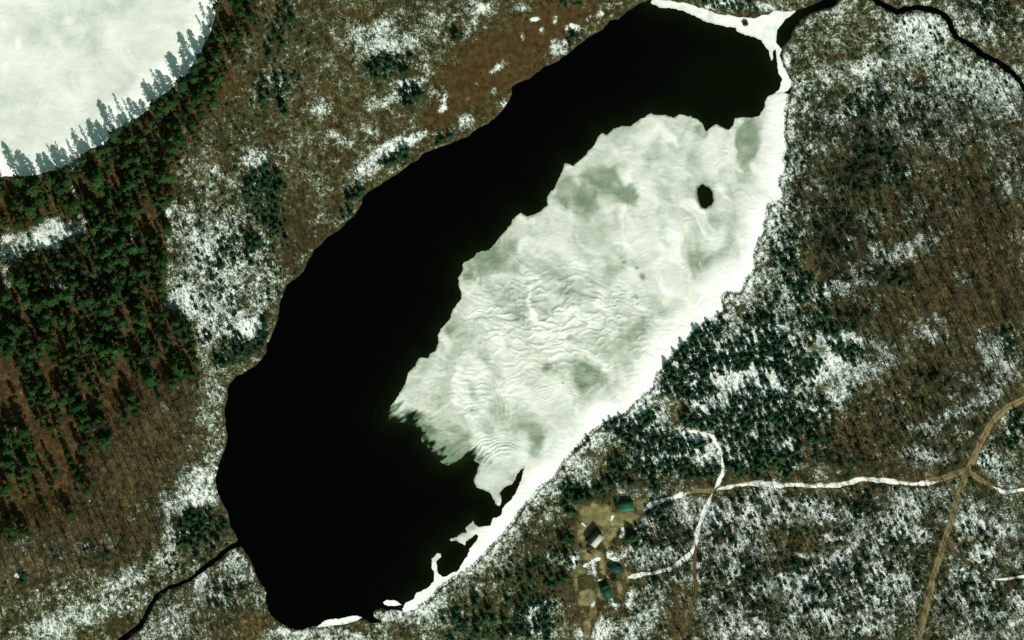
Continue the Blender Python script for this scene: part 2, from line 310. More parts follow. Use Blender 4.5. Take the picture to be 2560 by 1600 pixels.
# ------------------------------------------------------------------ coarse fields (5 px grid, reused by everything)
cgx = np.arange(-120, 2701, 5.0); cgy = np.arange(-120, 1721, 5.0)
CX, CY = np.meshgrid(cgx, cgy); CX = CX.astype(np.float32); CY = CY.astype(np.float32)
c_lake = np.minimum(sdf(CX, CY, LAKE), sdf(CX, CY, NWLAKE))
for P, hw in STREAMS: c_lake = np.minimum(c_lake, pdist(CX, CY, P) - hw)
c_main = sdf(CX, CY, LAKE)
c_east = pdist(CX, CY, EAST)
c_road = np.full(CX.shape, 1e3, np.float32)
for nm, kd, wd, P in ROADS: c_road = np.minimum(c_road, pdist(CX, CY, P) - wd / 2)
c_yard = np.zeros(CX.shape, np.float32)
YX = CX + (fbm(CX, CY, 26, 27, 3) - .5) * 22; YY = CY + (fbm(CX, CY, 26, 29, 3) - .5) * 22
for cx, cy, rx, ry in YARD: c_yard = np.maximum(c_yard, (.95 if min(rx, ry) > 18 else .72) * np.exp(-ell(YX, YY, cx, cy, rx, ry) ** 2))
def F_(A, X, Y): return grid_interp(cgx, cgy, A, X, Y)
def lake_d(X, Y): return F_(c_lake, X, Y) + (fbm(X, Y, 16, 3, 3) - 0.5) * 7
def relief(X, Y): return (vnoise(X, Y, 420, 11) + 0.5 * vnoise(X, Y, 190, 12)) * 2.2
def height(X, Y):
    d = lake_d(X, Y)
    h = np.where(d < 0, np.maximum(0.07 * d, -2.5), np.minimum(0.09 * d, 0.45))
    return h + relief(X, Y) * sstep(10, 260, d)

# snow cover 0..1 (photo pixel ellipses: cx, cy, rx, ry, tilt, cover)
SNOWB = [
 # marsh upland north of the lake
 (820,250,420,330,0,.33),(700,120,60,120,20,.30),(960,85,105,38,-10,.66),(1000,110,70,30,0,.72),(1060,90,120,70,-25,.52),(960,120,70,22,-8,.8),(1170,30,80,30,-20,.55),(1210,22,22,10,-20,.9),(700,200,36,36,0,.5),(680,215,30,26,0,.55),(800,275,34,26,-20,.62),(790,270,16,12,0,.8),
 (1030,215,60,16,-35,.8),(1010,215,24,18,0,.9),(960,258,45,14,-25,.7),(930,330,50,18,20,.5),(835,338,14,9,20,.95),(870,352,34,10,10,.65),(1120,318,52,13,-10,1.0),(1060,335,28,14,-30,.8),(970,372,50,18,-25,1.1),(1010,362,55,14,-25,1.0),(925,415,50,24,-30,.75),(900,440,34,24,-40,.7),(1160,300,25,14,-30,.7),
 (655,400,46,26,-15,.85),(640,420,30,30,0,.7),(690,395,40,30,0,.55),(560,330,60,40,-35,.3),(600,290,40,30,0,.2),
 # rust bog, mostly bare with white tufts
 (1230,170,150,100,-38,.02),(1370,70,90,60,-30,.02),(1120,280,80,36,-30,.08),
 (1335,48,14,7,0,.9),(1390,45,8,16,5,.75),(1356,76,11,10,0,.95),(1430,72,18,14,0,1.0),(1417,105,5,8,0,.9),(1390,122,24,18,-20,.85),(1305,95,10,9,0,.8),(1503,35,14,7,-20,.85),(1540,5,26,6,0,.6),(1212,71,9,5,0,.8),(1180,65,20,14,-20,.6),(1160,80,30,20,-30,.5),(1110,255,12,20,10,.85),(1112,270,12,8,0,.9),(1165,300,22,16,0,.8),(1250,170,26,12,-25,.75),(1235,235,8,12,0,.7),(1262,255,10,10,0,.7),(1185,205,16,10,0,.35),(1090,235,26,22,-30,.55),(1060,180,28,18,30,.5),(1120,110,20,14,0,.5),(1300,20,24,12,0,.55),
 # snowy scrub west of the lake
 (560,620,150,220,0,.60),(560,480,100,60,0,.42),(480,560,50,60,-30,.62),(425,535,8,14,20,1.1),(500,605,26,60,-28,.78),(600,550,50,60,0,.55),(690,540,60,60,0,.32),(560,720,100,50,0,.66),(480,760,22,60,-25,.95),(440,740,24,24,0,.8),(530,740,34,34,0,.8),(600,660,50,30,0,.62),(670,650,40,34,0,.62),(560,810,40,40,0,.8),(620,820,34,30,-15,1.05),(520,850,24,40,0,.75),(650,765,16,26,0,.65),(580,780,40,24,0,.75),(700,730,12,10,0,.6),(740,560,50,80,30,.2),(770,600,60,70,35,.22),(750,640,30,30,35,.2),(860,545,24,14,-30,.65),(880,470,24,30,-30,.6),(830,560,20,12,0,.4),(765,640,10,34,38,.5),
 (530,900,46,50,0,.55),(540,980,40,40,0,.58),(530,1060,34,60,0,.55),(540,1120,40,50,0,.66),(480,1090,60,50,0,.36),(500,1190,60,34,0,.76),(470,1240,60,34,-10,.95),(520,1240,30,34,0,.85),(400,1230,60,40,-20,.5),(350,1240,34,24,0,.5),(420,1290,24,50,0,.86),(430,1350,24,60,10,.85),(410,1390,34,30,-30,.62),(370,1200,30,20,0,.4),
 # brown leaf litter slope
 (330,1130,100,130,30,.10),(260,1330,120,60,0,.14),(280,1350,30,14,0,.6),(150,1385,24,12,0,.7),(210,1370,40,22,0,.55),(52,1437,16,10,0,.9),(60,1380,14,8,0,.7),(200,1480,200,40,-8,.45),(330,1440,70,24,-15,.66),(250,1520,160,34,-12,.62),(120,1570,160,34,-14,.66),(430,1430,60,18,-30,.55),(560,1350,30,14,-25,.1),(300,1560,50,20,-10,.25),
 (520,1500,150,90,-25,.58),(590,1400,34,44,-20,.8),(500,1450,22,30,-10,.85),(420,1560,60,34,-10,.75),(380,1590,40,20,0,.7),(560,1560,90,40,0,.36),(640,1570,60,34,0,.16),(640,1470,24,34,0,.55),(700,1590,40,14,20,.5),
 # pine stand floor
 (120,590,110,34,-20,.80),(30,620,40,50,0,.7),(190,575,34,24,0,.7),(130,580,20,40,-20,.8),(180,470,14,18,0,.6),(110,400,120,36,-12,.72),(20,380,60,50,0,.85),(180,400,30,20,-20,.75),(150,710,30,24,0,.55),(20,690,20,40,0,.55),(330,590,20,14,0,.6),(40,1075,12,10,0,.5),
 # south bank of the lake
 (800,1590,140,22,0,.75),(950,1545,40,22,0,.72),(985,1535,34,16,0,.9),(1060,1545,60,30,-20,.85),(1100,1540,30,40,0,.8),(900,1595,34,16,0,.85),(1040,1590,90,30,0,.4),
 # north east wetlands
 (2200,140,340,190,10,.46),(2100,110,70,70,0,.40),(2300,70,70,40,15,.95),(2290,100,50,40,0,.75),(2250,140,40,40,30,.62),(2400,60,70,40,0,.7),(2370,130,20,50,0,.5),(2470,40,80,60,0,.55),(2400,200,90,60,20,.62),(2500,220,60,60,40,.82),(2520,260,34,40,0,.8),(2440,190,40,30,20,.55),(2420,140,34,20,0,.55),(2520,90,50,60,0,.45),(2060,40,60,20,-20,.6),(2100,170,60,20,-15,.55),(2160,165,60,20,-20,.72),(2060,210,60,16,-20,.5),(2030,130,50,34,0,.42),(2130,90,60,50,0,.38),(1965,145,10,14,0,1.0),(1960,180,14,22,0,.8),(1830,8,90,14,5,.55),(1780,8,20,9,0,.9),(1830,10,24,14,0,.9),(1900,14,34,10,0,.75),
 (2060,280,70,60,0,.36),(2010,300,50,60,0,.36),(2300,270,110,40,10,.62),(2320,290,50,20,0,.78),(2250,230,70,30,10,.6),(2350,240,50,40,0,.56),(2210,310,24,40,-20,.6),(2190,250,30,20,0,.6),(2260,310,60,24,0,.55),(2400,330,90,40,0,.34),
 # eastern slope
 (2300,480,250,190,20,.36),(2440,560,120,150,0,.28),(2230,315,230,50,5,.62),(2480,345,90,50,0,.5),(2040,350,60,50,0,.45),(2540,450,50,60,0,.55),(2450,300,80,24,0,.55),(2260,420,60,24,0,.5),(2400,380,40,20,0,.45),(2360,500,30,20,0,.5),(2480,620,30,20,0,.4),(2280,720,50,24,0,.4),(2500,430,40,30,0,.6),(2540,420,30,40,0,.6),(2310,430,24,16,0,.5),(2290,530,34,30,0,.55),(2330,590,50,24,0,.5),(2310,600,30,20,-20,.75),(2250,630,50,26,-15,.95),(2190,640,34,30,-20,.85),(2320,620,24,20,0,.7),(2170,700,34,18,0,.8),(2090,720,60,24,-15,.75),(2040,740,60,20,-15,.7),(2140,670,34,28,0,.7),(2250,660,20,14,0,.8),(2110,590,18,16,0,.7),(2160,540,30,34,0,.4),(2130,450,60,60,0,.22),(2010,470,60,80,0,.44),(1990,560,50,70,0,.62),(1940,650,50,70,0,.68),(1960,720,50,40,0,.6),(2060,630,40,50,0,.25),(2000,400,40,40,0,.36),(2320,720,90,60,0,.16),(2450,720,90,60,0,.18),(2400,700,24,30,0,.45),(2190,760,14,16,0,.6),(2030,420,14,10,0,.6),
 # spruce belt and southern woods
 (1830,860,130,90,-40,.52),(1950,840,24,50,-10,.8),(1990,870,20,40,0,.6),(2110,850,60,24,10,.92),(2090,910,50,30,0,.78),(2200,890,50,40,40,.7),(2150,935,50,24,-15,.8),(2050,945,34,16,0,.8),(1955,985,22,20,0,.75),(2100,990,40,30,0,.6),(2040,1020,9,22,-25,1.0),(2070,1035,8,10,0,.9),(2200,1000,40,34,0,.5),(2330,830,60,30,0,.55),(2290,830,40,18,0,.6),(2490,880,50,50,20,.78),(2520,910,40,40,0,.8),(2460,990,60,24,-35,.92),(2380,1040,70,24,-15,.82),(2300,1070,70,24,5,.72),(2260,1080,30,20,0,.6),(2310,1140,60,18,10,.9),(2260,1120,24,20,0,.6),(2390,1090,60,30,0,.5),(2400,960,60,40,0,.45),(2260,960,60,50,0,.26),(2170,1080,90,50,0,.18),(1970,1110,24,30,-20,.7),(1955,1125,16,10,0,.95),(1980,1175,24,10,0,.75),(2030,1170,40,20,0,.62),(2120,1170,40,16,0,.5),(2080,1150,60,20,0,.42),(1960,1070,50,16,0,.1),
 (1640,1050,40,20,-40,.8),(1500,1090,16,20,0,1.0),(1484,1116,12,9,0,1.0),(1510,1090,12,24,10,.9),(1540,1080,34,24,-20,.6),(1600,1020,26,16,-40,1.0),(1630,1035,14,16,0,1.0),(1665,955,24,24,0,.9),(1600,1110,16,6,0,1.0),(1590,1160,60,12,-10,.72),(1620,1120,40,30,0,.6),(1680,1120,60,30,0,.66),(1660,1150,50,30,0,.6),(1760,1130,30,30,20,.75),(1740,1100,60,16,10,.7),(1800,1140,10,34,0,.7),(1830,1130,20,14,0,.8),(1860,1140,24,20,0,.5),(1850,940,60,30,-10,.6),(1780,930,24,16,0,.6),(1740,1010,24,20,0,.7),(1750,1030,30,20,0,.55),(1900,960,50,30,0,.6),(1820,990,30,40,0,.4),(1700,1010,40,40,0,.08),(1880,980,24,24,0,.55),(1860,820,34,26,0,.62),
 (1620,1190,40,14,0,.5),(1612,1192,12,9,0,1.0),(1540,1210,10,10,0,.9),(1475,1215,14,10,0,.6),(1600,1200,40,20,0,.4),(1430,1210,50,24,-30,.8),(1400,1230,34,24,-40,.85),(1560,1228,16,4,0,1.0),
 (1640,1310,90,80,0,.62),(1700,1290,40,60,0,.55),(1570,1380,20,24,0,.85),(1620,1390,60,34,0,.66),(1555,1325,7,22,8,1.1),(1530,1292,9,9,0,1.1),(1555,1300,20,10,0,.4),(1660,1380,50,30,0,.6),(1860,1340,120,90,0,.60),(1800,1280,60,40,0,.70),(1840,1275,24,14,0,.9),(1900,1290,60,40,0,.72),(1930,1240,30,40,0,.76),(1846,1374,9,7,0,1.1),(1760,1404,34,12,-30,.9),(1740,1450,30,14,0,.85),(1870,1420,24,14,0,.9),(1830,1440,16,16,0,.85),(2010,1255,60,14,0,.8),(2015,1256,14,10,0,1.0),(2090,1300,60,30,0,.55),(2040,1290,40,30,0,.62),(2260,1280,60,30,-15,.85),(2270,1262,40,24,0,.8),(2310,1240,60,24,0,.6),(2180,1350,60,30,0,.66),(2250,1330,60,24,0,.75),(2150,1300,50,30,0,.5),(2000,1350,90,40,0,.18),(1960,1400,60,24,0,.3),(2020,1385,20,8,0,.9),(2080,1350,24,14,0,.85),(1990,1380,14,9,0,.95),(2440,1300,70,40,10,.72),(2460,1320,40,20,10,.9),(2530,1330,40,20,0,.7),(2450,1385,40,24,0,.8),(2500,1280,60,24,0,.36),(2400,1420,24,8,15,.95),(2440,1440,50,24,10,.7),(2540,1190,40,40,0,.55),(2500,1165,40,24,0,.8),(2530,1080,40,60,0,.55),(2480,1130,40,30,0,.7),(2140,1430,120,50,0,.58),(2220,1450,50,30,20,.8),(2100,1400,50,24,0,.7),(2000,1450,70,40,0,.62),(2020,1500,50,40,0,.75),(2080,1510,50,34,0,.82),(2060,1535,30,24,0,.9),(2200,1500,60,40,0,.66),(2280,1500,30,24,0,.6),(2180,1560,70,34,0,.6),(2300,1560,60,30,0,.3),(2420,1520,90,60,0,.5),(2480,1560,80,40,0,.55),(2400,1490,30,20,0,.75),(2550,1520,30,40,0,.6),(1960,1570,60,30,0,.5),(1900,1480,40,24,0,.55),(1850,1560,60,30,0,.78),(1800,1590,40,20,0,.7),(1780,1500,40,40,0,.5),(1700,1480,60,40,0,.28),(1680,1540,50,50,0,.22),(1600,1510,50,24,20,.45),(1640,1470,50,16,-25,.62),(1580,1490,14,24,10,.95),(1570,1570,60,34,0,.66),(1600,1550,30,20,0,.7),(1500,1580,24,34,10,1.0),(1485,1510,9,14,0,.95),(1538,1513,12,9,30,1.05),(1580,1590,20,12,0,.8),
 (1340,1540,90,60,0,.60),(1330,1520,40,30,0,.66),(1380,1570,60,24,0,.6),(1450,1585,30,24,0,.7),(1420,1540,34,24,0,.3),(1360,1440,60,50,20,.16),(1330,1340,60,80,30,.26),(1420,1400,24,20,0,.55),(1440,1405,12,22,20,.8),(1375,1400,20,14,0,.6),(1180,1560,120,50,-20,.36),(1240,1560,60,40,0,.3),
 (1525,1390,18,10,20,.9),(1485,1402,14,9,-20,1.15),(1492,1425,7,18,-15,1.05),(1482,1430,12,14,0,.7),(1507,1450,9,4,-10,1.1),(1465,1415,9,5,-30,1.0),(1562,1415,5,12,0,.8)]
SNOW_F = np.full(CX.shape, .34, np.float32)
SE_ = sstep(1180, 1260, CY) * sstep(1560, 1660, CX) * .13; BELT = np.exp(-ell(CX, CY, 1830, 960, 270, 180, -15) ** 2) * .40
QX = CX + (fbm(CX, CY, 46, 21, 3) - .5) * 26; QY = CY + (fbm(CX, CY, 46, 25, 3) - .5) * 26
fr = np.clip(c_main, 0, None)                                      # distance to the lake, on land
for p in SNOWB[:0]: pass
PINE_Z = [(-60,440),(180,425),(300,330),(420,240),(500,170),(540,60),(540,-60),(650,-60),(640,60),(590,170),(520,290),(475,360),(445,420),(430,520),(412,640),(405,760),(480,840),(505,930),(420,970),(350,1050),(280,1110),(240,1190),(190,1270),(120,1330),(-60,1360)]
c_pine = sdf(CX, CY, PINE_Z)
SNOW_F = np.where(c_pine < 0, .05, SNOW_F)
for b_ in SNOWB: blob(SNOW_F, QX, QY, *b_)
SNOW_F = SNOW_F + SE_ * 1.0 + BELT + .04 + .05 * (CX > 1960) * (CY < 300)
side = sstep(0, 12, c_main) * (CX > 1005) * (CY > 200)
w1 = (1 - sstep(6, 46, c_east)) * side; SNOW_F = SNOW_F * (1 - w1) + 0.92 * w1
w2 = (1 - sstep(40, 110, c_east)) * side * 0.5; SNOW_F = SNOW_F * (1 - w2) + 0.6 * w2
SNOW_F *= 1 - 0.6 * (1 - sstep(1, 5, np.where(c_lake > 0, c_lake, 50))) * ((CX < 1000) | (CY < 200))   # dark rim on the open banks
SNOW_F *= 1 - np.clip(c_yard * 1.1, 0, 1) * (1 - sstep(.75, .95, SNOW_F))

def blobs(lst, base=0.0):
    A = np.full(CX.shape, base, np.float32)
    for b_ in lst: blob(A, QX, QY, *b_)
    return A
RUST_F = blobs([(1230,170,150,95,-38,1),(1370,75,100,60,-35,1),(1120,285,85,38,-30,.9),(1460,40,90,40,-30,.7),(860,300,60,40,20,.25),(1900,6,60,14,0,.6),(1290,170,60,50,-40,.7),(1010,325,70,36,-25,.55),(770,600,40,110,36,.45),(860,470,60,40,-30,.3),(900,330,50,30,0,.3),(560,230,60,50,0,.5),(640,330,60,40,0,.25),(1080,340,60,24,-25,.4),(830,470,80,60,-40,.3),(700,30,50,50,0,.35),(1060,60,60,40,0,.2),(840,340,60,50,0,.25)])
GREEN_F = blobs([(580,320,120,60,-40,.3),(730,90,60,90,0,.35),(960,190,60,40,0,.7),(1040,270,60,30,-30,.5),(2200,390,90,70,0,.6),(2120,420,60,60,0,.4),(1800,900,150,90,-40,.6),(1900,1050,140,60,0,.5),(660,500,70,60,0,.6),(1650,1150,120,60,0,.4),(1200,1570,140,40,-20,.7),(1300,1460,60,60,0,.4),(560,900,60,30,-25,.8),(1420,1440,50,30,0,.5),(2300,300,80,60,0,.2),(470,1400,60,24,-30,.3)])
LITTER_F = blobs([(340,1110,110,150,30,.95),(250,1320,150,60,0,.75),(60,1390,80,50,0,.6),(2420,600,170,220,-15,.6),(2320,760,140,70,0,.5),(2230,520,80,60,0,.4),(2240,960,70,60,0,.5),(2150,1080,120,50,0,.5),(1950,1070,50,20,0,.9),(1700,1010,45,30,0,.6),(2000,1360,110,40,0,.6),(1680,1510,60,60,0,.5),(2380,1000,60,40,0,.5),(680,20,60,60,0,.4),(560,220,50,60,40,.8),(1490,1160,50,30,0,.3),(2260,1130,80,30,0,.4),(640,1560,50,40,0,.9),(1420,1490,30,34,0,.45),(2480,1100,40,60,0,.3)])
LITTER_F = np.maximum(LITTER_F, np.where(c_pine < 0, .95, 0))
DARK_F = blobs([(770,610,60,110,35,.55),(1340,1370,60,100,25,.6),(1420,1480,30,40,0,.5),(2070,90,100,60,0,.35),(2010,330,60,80,0,.3),(1970,70,20,20,0,.5)])
DARK_F = np.maximum(DARK_F, (1 - sstep(0, 5, c_lake)) * .8 * ((CX < 1000) | (CY < 200)))
TAN_F = np.maximum(c_yard * .70, 0.9 * (1 - sstep(-3, 7, F_(c_road, CX, CY))) * 0)
for nm, kd, wd, P in ROADS:
    if kd == 'tan': TAN_F = np.maximum(TAN_F, .75 * (1 - sstep(wd * .3, wd * .75, pdist(CX, CY, P))))
    if kd == 'snow': TAN_F = np.maximum(TAN_F, .46 * (1 - sstep(wd * .45, wd * .85, pdist(CX, CY, P))))
    if kd == 'litter': LITTER_F = np.maximum(LITTER_F, 1 - sstep(wd * .4, wd, pdist(CX, CY, P)))
TAN_F = np.maximum(TAN_F, .6 * np.exp(-ell(CX, CY, 1705, 1040, 34, 22)))
SNOW_F *= 1 - .8 * np.clip(TAN_F, 0, 1) * (1 - sstep(.7, .9, SNOW_F))

# ------------------------------------------------------------------ the ground: one graded sheet out to the horizon
inner_x = np.arange(-70, 2631, 2.5); inner_y = np.arange(-70, 1671, 2.5)
def graded(a):
    out = np.array([12, 30, 60, 120, 260, 600, 1500, 4000, 12000, 40000.0])
    return np.concatenate([(a[0] - out)[::-1], a, a[-1] + out])
GX, GY = np.meshgrid(graded(inner_x), graded(inner_y)); sh = GX.shape
gx, gy = GX.ravel(), GY.ravel()
V = np.stack([wx(gx), wy(gy), height(gx, gy)], 1)
idx = np.arange(sh[0] * sh[1]).reshape(sh)
F4 = np.stack([idx[1:, :-1].ravel(), idx[1:, 1:].ravel(), idx[:-1, 1:].ravel(), idx[:-1, :-1].ravel()], 1)
me = mesh_np('ground', V, F4, smooth=True)
o1 = np.ones(len(gx))
col_attr(me, 'zone', np.stack([F_(SNOW_F, gx, gy), F_(RUST_F, gx, gy), F_(TAN_F, gx, gy), F_(GREEN_F, gx, gy)], 1))
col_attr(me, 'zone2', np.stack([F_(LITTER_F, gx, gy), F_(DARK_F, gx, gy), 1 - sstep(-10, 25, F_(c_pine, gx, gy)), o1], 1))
tag(link('ground', me, M_ground), 'winter forest floor of leaf litter, dry marsh grass and patchy snow round the lake', 'ground', kind='structure')

# ------------------------------------------------------------------ water
ux = np.arange(-1200, 3201, 10.0); uy = np.arange(-900, 2201, 10.0)
UX, UY = np.meshgrid(ux, uy); sh = UX.shape; u_, v_ = UX.ravel().astype(np.float32), UY.ravel().astype(np.float32)
d_ice = np.minimum(sdf(u_, v_, ICE), sdf(u_, v_, SHELF))
shal = np.exp(-np.clip(d_ice, 0, None) / 26) * .75 + .35 * np.exp(-ell(u_, v_, 1800, 190, 130, 70))
idx = np.arange(sh[0] * sh[1]).reshape(sh)
F4 = np.stack([idx[1:, :-1].ravel(), idx[1:, 1:].ravel(), idx[:-1, 1:].ravel(), idx[:-1, :-1].ravel()], 1)
me = mesh_np('lake_water', np.stack([wx(u_), wy(v_), u_ * 0], 1), F4)
col_attr(me, 'shallow', np.stack([np.clip(shal, 0, 1)] * 3 + [u_ * 0 + 1], 1))
tag(link('lake_water', me, M_water), 'still black open water of the lake and its streams', 'water', kind='structure')

# ------------------------------------------------------------------ ice sheets (marching squares, so the traced edge stays smooth)
def ice_sheet(name, fn, x0, x1, y0, y1, st, top, attrfn, thick=0.3, drift=0.0):
    ax = np.arange(x0, x1 + st, st); ay = np.arange(y0, y1 + st, st)
    X, Y = np.meshgrid(ax, ay); Fv = fn(X.astype(np.float32), Y.astype(np.float32)); ins = Fv < 0
    ny, nx = X.shape; vid = -np.ones(X.shape, int); vid[ins] = np.arange(ins.sum())
    px = list(X[ins]); py = list(Y[ins])
    full = ins[:-1, :-1] & ins[1:, :-1] & ins[:-1, 1:] & ins[1:, 1:]
    anyi = ins[:-1, :-1] | ins[1:, :-1] | ins[:-1, 1:] | ins[1:, 1:]
    j, i = np.nonzero(full)
    quads = np.stack([vid[j + 1, i], vid[j + 1, i + 1], vid[j, i + 1], vid[j, i]], 1)
    tris = []; cache = {}; rim = []
    def cross(a, b):
        k = (a, b) if a < b else (b, a)
        if k not in cache:
            fa, fb = Fv[k[0]], Fv[k[1]]; t = fa / (fa - fb)
            cache[k] = len(px); px.append(X[k[0]] + t * (X[k[1]] - X[k[0]])); py.append(Y[k[0]] + t * (Y[k[1]] - Y[k[0]]))
        return cache[k]
    jj, ii = np.nonzero(anyi & ~full)
    for j, i in zip(jj.tolist(), ii.tolist()):
        c = [(j + 1, i), (j + 1, i + 1), (j, i + 1), (j, i)]; poly = []; cr = []
        for k in range(4):
            a, b = c[k], c[(k + 1) % 4]
            if ins[a]: poly.append(vid[a])
            if ins[a] != ins[b]: q = cross(a, b); poly.append(q); cr.append((q, ins[a]))
        for k in range(1, len(poly) - 1): tris.append((poly[0], poly[k], poly[k + 1]))
        if len(cr) == 2: rim.append((cr[0][0], cr[1][0]) if cr[0][1] else (cr[1][0], cr[0][0]))
    px = np.array(px, np.float32); py = np.array(py, np.float32); n = len(px)
    edge = sorted({v for e in rim for v in e}); low = {v: n + k for k, v in enumerate(edge)}
    ex, ey = px[edge], py[edge]
    z = np.full(n, top) + (fbm(px, py, 30, 31, 3) - .5) * .05
    if drift:                                                            # wind-packed drifts, real relief lit by the low sun
        qx = px + (fbm(px, py, 60, 221, 3) - .5) * 60; qy = py + (fbm(px, py, 60, 225, 3) - .5) * 60
        rg = (1 - np.abs(2 * fbm((qx * .98 + qy * .17) / 2.7, -qx * .17 + qy * .98, 15, 231, 3) - 1)) ** 3
        z = z + drift * rg * (.25 + np.exp(-ell(px, py, 1390, 800, 230, 130, 8) ** 2) + .6 * np.exp(-ell(px, py, 1180, 990, 130, 90, -30)))
    V = np.concatenate([np.stack([wx(px), wy(py), z], 1), np.stack([wx(ex), wy(ey), np.full(len(edge), top - thick)], 1)])
    wall = [(b, a, low[a], low[b]) for a, b in rim]
    me = mesh_np(name, V, np.concatenate([quads, np.array(wall, int).reshape(-1, 4)]), tris, smooth=True)
    A = attrfn(px, py); A = np.concatenate([A, A[edge]]); col_attr(me, 'ice', A)
    return link(name, me, M_ice)

THIN = [(1425,488,56,44,-20,.46),(1470,470,60,36,0,.25),(1540,505,84,78,0,.24),(1552,472,42,22,30,.50),(1577,505,18,28,-20,.55),(1510,460,36,26,20,.40),(1440,520,40,20,0,.28),(1520,570,50,18,10,.24),(1868,338,44,30,-20,.78),(1862,400,24,60,5,.55),(1880,370,24,40,0,.4),(1750,330,30,20,0,.36),(1880,315,24,16,0,.45),(1246,642,40,30,0,.50),(1205,690,50,30,30,.40),(1170,740,30,40,20,.28),(1130,820,24,50,30,.30),(1280,610,20,24,0,.35),(1290,668,14,24,10,.42),(1170,690,18,12,0,.25),(1200,650,30,14,30,.28),(1020,1062,24,10,20,.9),(1056,1080,34,18,30,.8),(1078,1108,46,30,40,1.05),(1106,1140,40,20,20,.85),(1140,1150,30,16,-20,.7),(1150,1128,24,18,-40,.66),(1165,1090,14,34,35,.48),(1060,1040,20,14,0,.42),(1025,1035,12,16,0,.62),(1190,975,34,14,30,.34),(1220,890,28,40,-25,.46),(1185,1000,40,16,35,.45),(1140,1070,20,14,0,.3),(1345,1095,22,44,-10,.34),(1297,1060,26,24,0,.34),(1482,938,34,32,0,.56),(1368,920,26,16,0,.46),(1345,1110,30,60,-5,.34),(1680,650,60,20,10,.2),(1450,905,30,40,0,.20),(1570,850,34,40,30,.24),(1590,820,50,18,-40,.24),(1650,770,30,30,0,.30),(1640,740,24,18,0,.26),(1765,655,40,34,20,.44),(1740,640,24,14,30,.25),(1580,660,30,18,20,.32),(1560,655,8,6,0,.55),(1592,670,6,5,0,.6),(1608,692,10,12,0,.62),(1585,740,12,8,0,.4),(1594,745,3,3,0,.8),(1594,761,3,3,0,.7),(1765,445,22,20,0,.22),(1740,470,24,30,0,.16),(1400,505,24,20,0,.22),(1700,310,70,22,10,.14),(1115,825,22,12,0,.36),(1055,925,24,10,-20,.30),(1040,950,20,10,0,.26),(1245,1020,30,30,0,.2),(1760,330,24,24,0,.3),(1340,820,30,14,10,.14),(1300,780,20,60,20,.12),(1290,1196,14,16,0,.55),(1407,957,2,2,0,.9),(1180,1025,3,3,0,.7),(1240,1014,2.5,2.5,0,.7),(1260,838,2.5,2.5,0,.7),(1715,424,3,2,0,.6),(1645,531,2,2,0,.6),(1180,1320,12,9,0,.4),(1186,1388,5,9,0,.8),(1195,1370,8,5,-30,.5)]
BRIGHT = [(1600,345,34,16,10,.5),(1675,345,20,10,0,.8),(1540,600,20,12,0,.5),(1640,575,20,34,-20,.5),(1620,412,34,12,0,.55),(1690,660,30,40,20,.45),(1490,780,60,40,0,.3),(1410,840,60,30,0,.4),(1250,1150,34,18,0,.6),(1310,1130,40,40,0,.6),(1580,690,26,6,-10,.5),(1310,610,8,20,0,.5),(1350,565,12,50,15,.3),(1240,1195,30,24,0,.4),(1340,1030,30,40,0,.4),(1440,1020,40,34,0,.55),(1500,980,24,20,0,.4),(1440,690,30,9,-15,.4)]
ARCS = [(1407,1068,58,136,-150,-38,8.5,.42),(1262,1178,40,116,-178,-50,9.0,.62),(1770,440,52,112,-85,10,8.0,.36),(1180,1010,60,110,-60,40,10,.22)]
